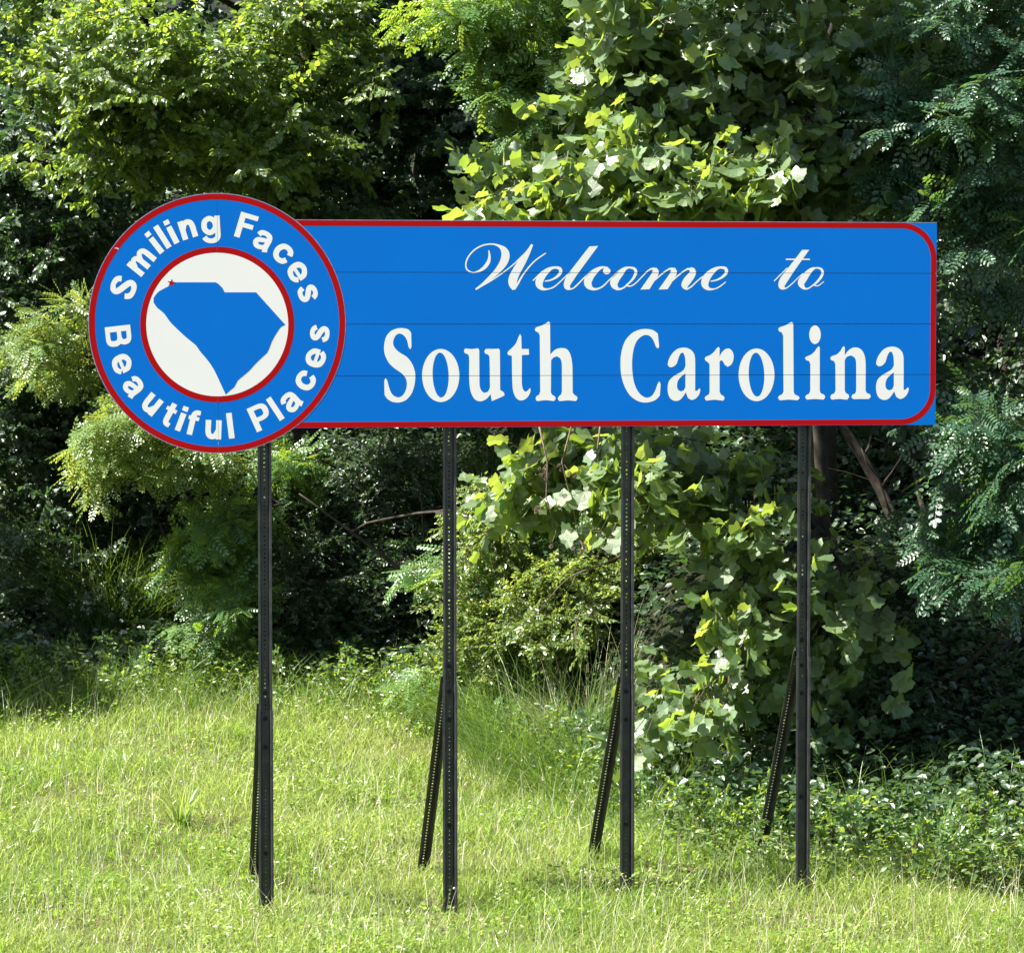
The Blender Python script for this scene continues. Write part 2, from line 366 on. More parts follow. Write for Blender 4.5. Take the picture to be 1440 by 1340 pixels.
letter('5', [outline('555,422 568,440c 566,540c 600,490 650,450 710,438 770,460 810,520 830,620 830,985c 845,1015 885,1030 897,1060 875,1088 770,1090 670,1090 650,1065 665,1035 700,1020 712,985c 710,620 690,565 640,540 595,555 566,600c 566,985c 580,1015 615,1035 622,1065 600,1097 500,1090 400,1097 383,1070 395,1035 435,1020 450,985c 448,650c 430,610 395,600 382,575 400,550 460,530 510,485 540,435')])
# Welcome
letter('6', ribbon('470,248,16 480,340,36 462,430,56 400,515,54 320,568,34 240,592,20 180,580,20 130,545,22 112,490,22 122,410,22 170,320,22 260,230,22 370,172,22 480,150,22 560,155,26 640,185,46 700,235,95 730,315,128 702,430,122 610,560,92 500,670,70 380,775,46 265,855,26')
       + ribbon('270,852,22 400,780,18 520,710,18 690,595,17 850,470,18 960,365,20 1040,290,26 1100,220,30 1142,158,30')
       + ribbon('1145,155,34 1075,290,70 985,430,118 890,590,132 845,700,138 845,790,118 856,862,34')
       + ribbon('870,850,30 920,770,30 970,680,26 1030,590,21 1110,490,21 1200,400,20 1290,335,20 1358,290,16'))
EB = '190,592,14 270,575,20 350,530,32 392,475,40 380,432,42 335,418,30 280,425,36 220,460,64 155,525,90 122,590,98 124,645,84 165,688,40 '
letter('7', ribbon('40,585,14 90,535,16 160,475,30')+ribbon(EB+'230,690,18 300,667,17 370,612,15 440,545,15 520,470,15'))
letter('7', [outline('755,152c 866,145c 620,480 545,590 508,650 512,680 540,678 600,625 690,535 775,462c 780,472c 695,552 610,640 560,685 500,703 450,690 430,640 445,570 500,480')])
letter('7', [ellipse(974, 462, 47, 43, 26)]+ribbon('985,432,40 940,415,26 890,425,38 830,465,68 765,530,96 734,600,100 748,650,82 795,688,38 860,687,22 930,652,18 1000,582,15 1070,517,15 1120,470,18'))
letter('7', ribbon('1260,417,22 1210,430,42 1150,485,80 1087,560,100 1066,620,97 1085,665,68 1130,692,28 1190,672,20 1240,628,20 1290,580,26 1330,520,35 1343,465,37 1318,430,33 1260,417,22')+ribbon('1215,638,20 1262,655,16 1320,632,15 1380,577,14 1455,500,14'))
M1 = '310,432 350,418 395,425 418,465 408,515 370,580c 300,692c 185,697c 330,490 345,455 325,447c'
letter('8', [outline(M1), outline(M1)+np.array((230, 0)), outline('770,452 800,425 835,415 872,430 890,475 870,540 815,620 778,668 785,688c 770,702 735,690 705,650 712,600 745,545 810,475 812,455 795,448c')]
       + ribbon('238,500,15 280,460,16 330,430,22') + ribbon('365,580,16 450,505,17 510,460,18 565,428,22') + ribbon('595,580,16 680,505,17 740,460,18 795,430,22') + ribbon('772,692,20 830,660,17 890,602,15 975,530,15'))
letter('8', ribbon(EB.replace('190,592', '192,592')+'235,690,16 305,660,15 382,600,12'), dx=98.1)
letter('9', [outline('760,262c 915,262c 575,740 420,980 365,1070 372,1105 395,1130 310,1142 250,1110 232,1040 245,950 300,850 400,720 560,520')]
       + ribbon('360,1122,36 430,1097,24 540,1005,22 660,890,20 780,780,22') + ribbon('135,955,22 220,870,22 330,760,22 430,660,22') + [np.array([(395, 457), (930, 457), (930, 487), (395, 487)])])
letter('9', ribbon('1060,662,30 980,690,76 890,770,118 795,890,154 737,990,152 760,1070,102 830,1125,42 910,1107,30 990,1052,30 1090,972,46 1178,860,56 1212,770,56 1185,695,50 1120,664,38 1060,662,30') + ribbon('1010,1030,42 1070,1060,24 1130,1047,22 1240,965,16'))

# the round badge, in front of the board
for s_ in (-1, 1):
    t = np.linspace(-90, 90, 49)
    Q = np.array([(cu+s_*(0.0008+max(0, rad*math.cos(math.radians(a)))), cz+KZ*rad*math.sin(math.radians(a))) for a in t])
    if s_ < 0: Q = Q[::-1]
    slab('disc_half', Q, DD, DD+0.024, M_sblue, M_alu)
vseam = [np.array([(cu-.0008, cz-1), (cu+.0008, cz-1), (cu+.0008, cz+1), (cu-.0008, cz+1)])]
kx = rad/180.5
def half(c, z, r, sd):
    t = np.radians(np.linspace(-90, 90, 49)); return np.stack([c+sd*np.maximum(r*np.cos(t), .0008), z+KZ*r*np.sin(t)], 1)
flat('rim', [ellipse(cu, cz, rad+.0026, KZ*rad+.0026, 120)], [ellipse(cu, cz, rad+.0002, KZ*rad+.0002, 120)], DD, M_alu, seams=[])
for sd in (-1, 1): flat('outer_ring', [half(cu, cz, rad-.0015, sd)], [ellipse(cu, cz, rad-8.6*kx, KZ*rad-8.6*kx, 96)], DD-.0003, M_sred, seams=[])
cu2, cz2 = S(305.8, 456.6, DD); r2 = 108.3*kx; r3 = 100.0*kx
for sd in (-1, 1): flat('inner_ring', [half(cu2, cz2, r2, sd)], [ellipse(cu2, cz2, r3, KZ*r3, 90)], DD-.0003, M_sred, seams=[])
flat('white_disc', [ellipse(cu2, cz2, r3-.0005, KZ*r3-.0005, 90)], [], DD-.0003, M_swhite, seams=[])
sc_map = '300,333c 632,333c 655,347 685,378 705,415c 962,415c 1201,680c 1165,700 1130,750 1095,810 1068,880 1052,912 1015,945 960,998 905,1058 850,1105 810,1140 785,1190 750,1218 713,1252c 670,1160 615,1045 560,965 500,895 470,850 380,775 265,665 205,585 150,540 122,500 122,462 160,412 205,385 250,362c'
flat('state_map', [Smap(outline(sc_map), 195, 340, 5.826, DD)], [], DD-.0006, M_sblue, seams=[])
st = [(268+ (36 if i % 2 == 0 else 14)*math.sin(math.radians(36*i+8)), 339-(36 if i % 2 == 0 else 14)*math.cos(math.radians(36*i+8))) for i in range(10)]
flat('star', [Smap(np.array(st), 195, 340, 5.826, DD)], [], DD-.0009, M_sred, seams=[])

flat('scratch', [Smap(q, 140, 290, 8, DD) for q in ribbon('172,476,5 186,472,9 200,476,11 216,482,7 204,490,4', 10)], [], DD-.0008, M_swhite, seams=[])
def bar(x0, y0, x1, y1): return [np.array([(x0, y0), (x1, y0), (x1, y1), (x0, y1)], float)]
def rb(s): return ribbon(s, 1.6)
GL = {
 'l': bar(-4, 0, 4, 36), 'i': bar(-4, 0, 4, 26)+bar(-4, 29.3, 4, 36),
 'n': bar(-11.2, 0, -3.4, 27)+rb('-6,15,7 -3.5,20.5,7.4 1,23.4,7.6 5.8,21.2,7.8 7.4,15.5,7.8 7.4,8,7.8c 7.4,0,7.8'),
 'm': bar(-17.4, 0, -9.8, 27)+rb('-12,15,7 -9,21,7 -5,23.6,7.2 -1.2,21.4,7.4 0,16,7.6 0,8,7.6c 0,0,7.6')+rb('0,15,7 4,21,7 8,23.6,7.2 12.4,21.4,7.4 13.6,16,7.6 13.6,8,7.6c 13.6,0,7.6'),
 'g': ribbon('-1.8,3.6,7.4 -8,7.5,7.6 -9.6,13.6,7.8 -8,20,7.6 -1.8,23.6,7.4 4.5,20,7.4 6.6,13.6,7.4 4.5,7.5,7.4', 1.6, True)+bar(5.6, 0, 13, 27)+rb('9.3,3,7.4 9,-2.5,7.4 5.5,-6.8,7.2 -1,-8,6.6 -7,-6,7 -10,-2.2,7.4'),
 'F': bar(-13, 0, -4.8, 36)+bar(-13, 29.2, 13, 36)+bar(-13, 15.6, 9.5, 22.2),
 'a': rb('-9.8,18,7.2 -7.5,22.4,7.2 -1,24,6.6 5,22,7.6 6.8,17,7.8 6.8,10,7.8 7,5,7.6 9,0,7.4')+rb('6,16,5.4 -1,14,6.2 -7.4,11.3,7 -9,7.2,7.6 -6.2,3.4,7 -1,3.1,6.4 4,5.5,6 7,10,6'),
 'c': rb('9,17.2,7.6 6.6,22,7.8 0,24,7 -6.6,21.2,8 -9.4,13.5,8 -6.6,5.8,8 0,3,7 6.6,5.2,7.8 9.2,10.2,7.6'),
 'e': bar(-9, 10.2, 12.8, 15)+rb('9.2,11,7.4 8,19,7.6 0,24,7 -7.6,20.8,8 -9.4,13.5,8 -7,6,8 0,3,7 6.2,4.2,7.2 10,8.6,7.2'),
 's': rb('8.4,18.4,7 6,22.4,7 0,24.2,6.4 -5.8,22,7 -6.8,18.6,7.4 -3,15.4,7.6 3,12.4,7.6 7.2,8.4,7.6 5.6,4.4,7 0,2.9,6.4 -6,4.2,7 -8.8,9,7'),
 'S': rb('10.6,24.6,7.8 8,30.3,7.8 0,32.8,7 -7.4,30.3,8 -8.8,25.4,8.4 -4,20.8,8.6 4,16,8.6 9.8,10.6,8.4 7.6,5.2,8 0,3.2,7 -8,5.6,8 -10.8,12,7.8'),
 'B': bar(-14, 0, -6, 36)+bar(-14, 29.6, 2.5, 36)+bar(-14, 16.2, 4, 22.2)+bar(-14, 0, 4, 6.4)+rb('2,32.8,6.4 7.4,31,7.2 9.2,26,7.8 7.4,21,7.2 2,19.2,6.2')+rb('3.5,19.2,6.2 9,17,7.4 10.6,11.2,8 9,5,7.4 3.5,3.2,6.4'),
 't': rb('-1,34,7.8c -1,20,7.8 -1,8,7.8 0.5,4.2,7.4 6.5,3.2,6.2')+bar(-8.5, 21.6, 7, 27),
 'f': rb('-2,0,7.8c -2,20,7.8 -2,27,7.8 0.2,31.6,7.4 6.8,32.8,6.4')+bar(-8.5, 21.2, 6.5, 26.6),
 'P': bar(-13, 0, -5, 36)+bar(-13, 29.4, 4, 36)+bar(-13, 12.6, 4, 19)+rb('3.5,32.7,6.6 9,30.4,7.4 10.6,24.3,8 9,18.2,7.4 3.5,15.8,6.4'),
}
GL['u'] = [np.array((0, 27))-q for q in GL['n']]
PL = [('S', 173.5, 404.4, -69, 18), ('m', 209.7, 376.4, -51, 0), ('i', 228.1, 355.6, -38, 0), ('l', 238.1, 348.5, -32.5, 0), ('i', 249, 342.3, -27, 0), ('n', 268.1, 335.3, -17.5, 0),
      ('g', 296.5, 317.5, -3.5, 13.5), ('F', 341.4, 336.0, 16.6, 0), ('a', 370.6, 338.8, 29, 13.5), ('c', 398.1, 356.9, 43, 13.5), ('e', 418.5, 382.8, 57, 13.5), ('s', 432.9, 412.5, 71, 13.5),
      ('B', 166.6, 472.5, 83.5, 18), ('e', 171.5, 511.9, 67, 13.5), ('a', 188.2, 544, 53, 13.5), ('u', 213.1, 568.7, 39, 13.5), ('t', 238.7, 583.3, 27.7, 17), ('i', 249.4, 605.7, 20.6, 0), ('f', 268.1, 611.6, 13.6, 0),
      ('u', 300.2, 604.3, 2, 13.5), ('l', 326.1, 616.6, -7, 0), ('P', 373.4, 602.7, -24.4, 0), ('l', 397, 590, -33.3, 0), ('a', 409.7, 564.6, -43.4, 13.5), ('c', 429.9, 535.2, -57, 13.5), ('e', 444, 503.4, -70.7, 13.5), ('s', 449.7, 469.1, -84.4, 13.5)]
for ch, x, y, rot, off in PL:
    c_, s_ = math.cos(math.radians(rot)), math.sin(math.radians(rot)); Qs = []
    for q in GL[ch]:
        gx_, gy_ = q[:, 0], q[:, 1]-off
        Qs.append(Smap(np.stack([x+gx_*c_+gy_*s_, y+gx_*s_-gy_*c_], 1), dep=DD))
    flat('letter', Qs, [], DD-.0003, M_swhite, seams=vseam)

# posts: perforated hat-section steel
M_post = solid_mat('post_paint', (0.017, 0.020, 0.022), (0.046, 0.045, 0.040), rough=0.45, spec=0.5, scale=14, bump=0.15)
M_bolt = solid_mat('bolt_steel', (0.03, 0.026, 0.022), (0.012, 0.01, 0.01), rough=0.6, metal=0.4, scale=40)
def channel(length, k=1.0, th=0.004, hole_from=0.02, hole_to=None):
    """hat section seen from its open side, flanges at y=0, web at the back, web punched every 25 mm"""
    g = Geo(); W = 0.040*k; w = 0.021*k; d = 0.034*k; fl = 0.0
    prof = [(-W, fl), (-W+0.013, fl), (-w, d)], [(W, fl), (W-0.013, fl), (w, d)]
    for pr in prof:
        sgn = 1 if pr[0][0] < 0 else -1
        n = len(pr); off = [(0, th), (-th*0.3*sgn*-1, th), (0, th)]
        V = [(x, y, z) for z in (0, length) for (x, y) in pr]+[(x+o[0], y+o[1], z) for z in (0, length) for (x, y), o in zip(pr, off)]
        L = []; N = []
        for i in range(n-1):
            L += [i, i+1, n+i+1, n+i]; L += [2*n+i, 3*n+i, 3*n+i+1, 2*n+i+1]; N += [4, 4]
        for a, b in ((0, 2*n), (n-1, 3*n-1)): L += [a, a+n, b+n, b]; N.append(4)
        for a in (0, n):
            for i in range(n-1): L += [a+i, 2*n+a+i, 2*n+a+i+1, a+i+1]; N.append(4)
        g.add(V, L, N)
    p = 0.0254; hr = 0.0058; nseg = int(length/p)
    th8 = np.arange(8)*math.pi/4+math.pi/8
    hole = np.stack([hr*np.cos(th8), hr*np.sin(th8)], 1)
    rim = np.array([(w, p*.21), (w*.41, p/2), (-w*.41, p/2), (-w, p*.21), (-w, -p*.21), (-w*.41, -p/2), (w*.41, -p/2), (w, -p*.21)])
    tv = []; 
    for y in (d, d+th):
        tv += [(a, y, b) for a, b in rim]+[(a, y, b) for a, b in hole]
    corner = [(w, d, p/2), (-w, d, p/2), (-w, d, -p/2), (w, d, -p/2)]
    tv += corner+[(a, b+th, c) for a, b, c in corner]
    tf = []
    for i in range(8):
        j = (i+1) % 8
        tf.append((i, j, 8+j, 8+i)); tf.append((16+j, 16+i, 24+i, 24+j)); tf.append((8+i, 8+j, 24+j, 24+i))
    for c0, (a, b) in zip(range(4), ((0, 1), (2, 3), (4, 5), (6, 7))):
        tf.append((32+c0, b, a)); tf.append((36+c0, 16+a, 16+b))
    n = nseg; zz = (np.arange(n)+.5)*length/n
    I = np.eye(3); one = np.ones((n, 1))
    g.inst(tv, tf, np.stack([0*zz, 0*zz, zz], 1), one*I[0], one*I[1], one*I[2], np.stack([np.ones(n), np.ones(n), np.full(n, length/n/p)], 1), np.full(n, .5))
    return g
def bolt_geo(r=0.009, l=0.012):
    g = Geo(); th = np.arange(6)*math.pi/3
    for r_, y0, y1, ns in ((r*1.5, 0.0, 0.002, 12), (r, -l, 0.0, 6)):
        t = np.arange(ns)*2*math.pi/ns
        V = [(r_*math.cos(a), y, r_*math.sin(a)) for y in (y0, y1) for a in t]
        L = list(range(ns))+list(range(2*ns-1, ns-1, -1)); N = [ns, ns]
        for i in range(ns): L += [i, ns+i, ns+(i+1) % ns, (i+1) % ns]; N.append(4)
        g.add(V, L, N)
    return g
bolt_me = bolt_geo().mesh('bolt', M_bolt)
def bolt(parent, x, y, z):
    o = bpy.data.objects.new('bolt', bolt_me); col.objects.link(o); o.parent = parent; o.location = (x, y, z); return o
posts = [(370.6, 373.2, 1000), (629.6, 635.2, 962), (883.0, 882.6, 962), (1132.6, 1130.0, 925)]
SB = 0.030
for k, (xt, xb, py_top) in enumerate(posts):
    u, zt = S((xt+xb)/2, 620, SB); uw = sign_o+U*u
    gz = float(ground_z(uw.x, uw.y))-sign_o.z
    topz = (top-0.06) if k else (cz+0.5)
    p1 = channel(topz-gz-0.15).obj('post', M_post, sign); p1.location = (u, SB, gz+0.15)
    zb = S(xt, py_top, 0)[1]
    p2 = channel(zb-gz+0.25, 1.09).obj('stub_post', M_post, sign); p2.location = (u, SB-0.006, gz-0.25)
    for q in (0.05, 0.22, 0.85): bolt(p2, 0, 0.034, zb-gz+0.25-q)
    bolt(p1, 0, 0.032, zb-gz-0.15+0.10)
    # raking brace to the ground behind
    foot = Vector((u-(0.05 if k else 0.0)+0.012*(k-1), SB+1.2, 0)); fw = sign_o+U*foot.x+Nn*foot.y
    foot.z = float(ground_z(fw.x, fw.y))-sign_o.z-0.2
    head = Vector((u-0.012, SB+0.045, zb+0.04)); d = head-foot
    b = channel(d.length, 0.95).obj('brace', M_post, sign); b.location = foot
    zax = d.normalized(); xax = Vector((1, 0.12, 0)); yax = zax.cross(xax).normalized(); xax = yax.cross(zax)
    b.rotation_euler = Matrix((xax, yax, zax)).transposed().to_euler()
    bolt(b, 0, 0.030, d.length-0.06)

# ------------------------------------------------------------------ foliage templates (x = along the blade, y = across, z = normal)
def blade_ovate(w=0.30, fold=0.08, droop=0.10):
    V = [(0, 0, 0), (.28, w*.5*1.0, fold), (.66, w*.42, fold*.7-droop*.4), (1, 0, -droop), (.66, -w*.42, fold*.7-droop*.4), (.28, -w*.5, fold), (.5, 0, -droop*.15)]
    return np.array(V), [(0, 6, 2, 1), (6, 3, 2), (0, 5, 4, 6), (6, 4, 3)]
LV_OV = blade_ovate(0.62)
LV_SM = blade_ovate(0.48, 0.06, 0.05)
def blade_tulip():
    half = [(0, 0), (.02, .22), (.10, .46), (.30, .40), (.40, .33), (.55, .40), (.76, .48), (.82, .30), (.90, .20), (.84, 0)]
    V = [(x, y, 0.16*abs(y)-.12*x*x) for x, y in half]
    V += [(x, -y, 0.16*abs(y)-.12*x*x) for x, y in half[1:-1]]
    mid = [(0.35, 0, -.015), (0.62, 0, -.05)]; V += mid; n = len(half); a, b = len(V)-2, len(V)-1
    F = [(0, a, 3, 2, 1), (a, b, 5, 4, 3), (b, 9, 8, 7, 6), (b, 6, 5)]
    mir = {0: 0, 9: 9, a: a, b: b}; mir.update({i: n+i-1 for i in range(1, n-1)})
    F += [tuple(mir[i] for i in reversed(f)) for f in F]
    V += [(-.45, .006, .05), (-.45, -.006, .05), (0.02, .008, 0), (0.02, -.008, 0)]; m_ = len(V)-4
    F.append((m_, m_+1, m_+3, m_+2))
    return np.array(V), F
LV_TU = blade_tulip()
def blade_maple():
    half = [(0, 0), (-.03, .2), (.12, .42), (.22, .26), (.38, .52), (.62, .50), (.56, .26), (.78, .16), (1, 0)]
    V = [(x, y, .14*abs(y)-.1*x*x) for x, y in half]+[(x, -y, .14*abs(y)-.1*x*x) for x, y in half[1:-1]]
    V += [(.4, 0, -.02)]; a = len(V)-1; n = len(half)
    F = [(0, a, 3, 2, 1), (a, 6, 5, 4, 3), (a, 8, 7, 6)]
    mir = {0: 0, 8: 8, a: a}; mir.update({i: n+i-1 for i in range(1, n-1)})
    F += [tuple(mir[i] for i in reversed(f)) for f in F]
    return np.array(V), F
LV_MA = blade_maple()
def blade_pinnate(pairs=6, lw=0.52, ll=0.19, point=False, ang=62):
    V, F = [], []
    def lf(x, y, a, l):
        k = len(V); c, s = math.cos(a), math.sin(a); w = l*lw
        shp = [(0, 0), (.35, .5), (.8, .42), (1, 0), (.8, -.42), (.35, -.5)] if not point else [(0, 0), (.3, .5), (.65, .3), (1, 0), (.65, -.3), (.3, -.5)]
        for p, q in shp:
            X_, Y_ = p*l, q*w; V.append((x+X_*c-Y_*s, y+X_*s+Y_*c, -.10*(x+X_*c)**2-0.12*abs(y+X_*s)+.02*abs(q)))
        F.append((k, k+1, k+2, k+3)); F.append((k, k+3, k+4, k+5))
    for i in range(pairs):
        x = .16+.76*i/(pairs-1); l = ll*(1-.35*abs(i/(pairs-1)-.4)); a = math.radians(ang-12*i/(pairs-1))
        lf(x, .008, a, l); lf(x+.02, -.008, -a, l)
    lf(.95, 0, 0, ll*.9)
    k = len(V); V += [(0, .006, 0), (0, -.006, 0), (.95, .004, -.09), (.95, -.004, -.09)]; F.append((k, k+1, k+3, k+2))
    return np.array(V), F
LV_LO = blade_pinnate()
LV_SU = blade_pinnate(8, 0.30, 0.30, True, 66)

# twig length, twigs per side, leaves per twig side, leaf length, template
KIND = {
 'ovate':  dict(L=.75, m=6, tw=.30, k=6, s=.074, tv=LV_OV, mat=M_ovate, dr=.55, spread=.8, jit=.8),
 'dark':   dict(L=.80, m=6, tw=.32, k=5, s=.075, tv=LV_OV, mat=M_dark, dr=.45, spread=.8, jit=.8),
 'tulip':  dict(L=.70, m=3, tw=.28, k=2, s=.135, tv=LV_TU, mat=M_tulip, dr=.65, spread=.8, jit=.85),
 'maple':  dict(L=.70, m=5, tw=.26, k=4, s=.085, tv=LV_MA, mat=M_dark, dr=.5, spread=.8, jit=.5),
 'locust': dict(L=.65, m=4, tw=.16, k=2, s=.250, tv=LV_LO, mat=M_locust, dr=.30, spread=.8, jit=.30),
 'bluelocust': dict(L=.65, m=4, tw=.16, k=2, s=.250, tv=LV_LO, mat=M_blue, dr=.40, spread=.8, jit=.30),
 'sumac':  dict(L=.55, m=4, tw=.14, k=2, s=.215, tv=LV_LO, mat=M_yel, dr=.25, spread=.8, jit=.30),
 'small':  dict(L=.50, m=6, tw=.20, k=6, s=.042, tv=LV_SM, mat=M_dark, dr=.2, spread=.9, jit=.7),
 'smallyel': dict(L=.50, m=6, tw=.20, k=6, s=.042, tv=LV_SM, mat=M_yel, dr=.2, spread=.9, jit=.7),
}
LEAFCOUNT = [0]
LIT = np.array((-.22, -.42, .1))                            # leaves at a wood's edge turn towards the open side
def sprays(kd, P, D, leaf, wood, size=1.0, keep=1.0):
    """leafy sprays: branch from P along D with two-ranked twigs; collects leaf frames, draws twigs"""
    n = len(P)
    L = kd['L']*size*R.uniform(.7, 1.25, (n, 1)); D = norm(D)
    up = np.array((0, 0, 1.0)); N = norm(up+R.normal(0, .5, (n, 3))-D*(D @ up)[:, None]*.6); Sd = norm(np.cross(D, N))
    m = kd['m']; tj = (np.arange(m)+.7)/m
    def bp(t):                                               # point on the drooping branch
        return P+D*L*t+np.array((0, 0, -1.0))*(kd['dr']*L*t*t*.5)
    nseg = 4; ts = np.linspace(0, 1, nseg)
    BP = np.stack([bp(t) for t in ts], 1)                    # n, nseg, 3
    W = []
    W.append((BP, .006*size+.0*L, .0015))
    LP, LX, LZ, LS = [], [], [], []
    for j in range(m):
        for sd in (-1, 1):
            t = tj[j]+R.uniform(-.06, .06, (n, 1)); T0 = bp(t)
            td = norm(D*.65+Sd*sd*kd['spread']+R.normal(0, .30, (n, 3))+up*R.normal(-.15, .35, (n, 1)))
            tl = kd['tw']*size*(1.15-.6*tj[j])*R.uniform(.7, 1.3, (n, 1))
            W.append((np.stack([T0, T0+td*tl*.5, T0+td*tl+up*(-.05*tl)], 1), .0028, .001))
            ts_ = norm(np.cross(td, N))
            k = kd['k']
            for q in range(k):
                for s2 in (-1, 1):
                    s = (q+.55+(.25 if s2 > 0 else 0))/k
                    LP.append(T0+td*tl*s+up*(-.04*tl*s)); a = norm(td*.62+ts_*s2*.75+up*(-kd['dr']*.7)+R.normal(0, .22, (n, 3)))
                    LX.append(a); LZ.append(N*.75+LIT+R.normal(0, kd['jit'], (n, 3)))
                    LS.append(kd['s']*size**.3*R.triangular(.4, 1.05, 1.35, n)*(1 if q < k-1 else .8))
            LP.append(T0+td*tl); LX.append(norm(td+up*(-.3)+R.normal(0, .2, (n, 3)))); LZ.append(N+R.normal(0, kd['jit'], (n, 3))); LS.append(kd['s']*R.uniform(.6, 1.0, n))
    LP.append(bp(1)); LX.append(norm(D+up*(-.4))); LZ.append(N); LS.append(np.full(n, kd['s']))
    LP, LX, LZ, LS = np.concatenate(LP), np.concatenate(LX), np.concatenate(LZ), np.concatenate(LS)
    if keep < 1:
        mk = R.random(len(LP)) < keep; LP, LX, LZ, LS = LP[mk], LX[mk], LZ[mk], LS[mk]
    LY = norm(np.cross(LZ, LX)); LZ = np.cross(LX, LY)
    leaf.append((LP, LX, LY, LZ, LS))
    for pts, r0, r1 in W:                                    # three-sided twigs
        n_, k_, _ = pts.shape; r = np.linspace(1, 0, k_)[None, :, None]; r = (r*(np.max(r0)-r1)+r1)
        ang = np.arange(3)*2*math.pi/3; d = norm(pts[:, -1]-pts[:, 0]); a = norm(np.cross(d, (0.2, .3, .93))); b = np.cross(d, a)
        ring = np.cos(ang)[None, :, None]*a[:, None]+np.sin(ang)[None, :, None]*b[:, None]
        V = pts[:, :, None]+ring[:, None]*r[..., None]
        L_ = []
        for i in range(k_-1):
            for j in range(3): L_ += [i*3+j, i*3+(j+1) % 3, (i+1)*3+(j+1) % 3, (i+1)*3+j]
        Lf = (np.array(L_)[None]+3*k_*np.arange(n_)[:, None]).ravel()
        wood.add(V.reshape(-1, 3), Lf, np.full(3*(k_-1)*n_, 4), np.full(3*k_*n_, .5))

def curve(a, b, sag=0.15, n=7, wob=0.06):
    a, b = np.array(a, float), np.array(b, float); L = np.linalg.norm(b-a); t = np.linspace(0, 1, n)[:, None]
    p = a+(b-a)*t; p[:, 2] += (sag*L*4*t*(1-t))[:, 0]*.5
    w = R.normal(0, wob*L/3, (n, 3)); w[0] = w[-1] = 0; return p+w

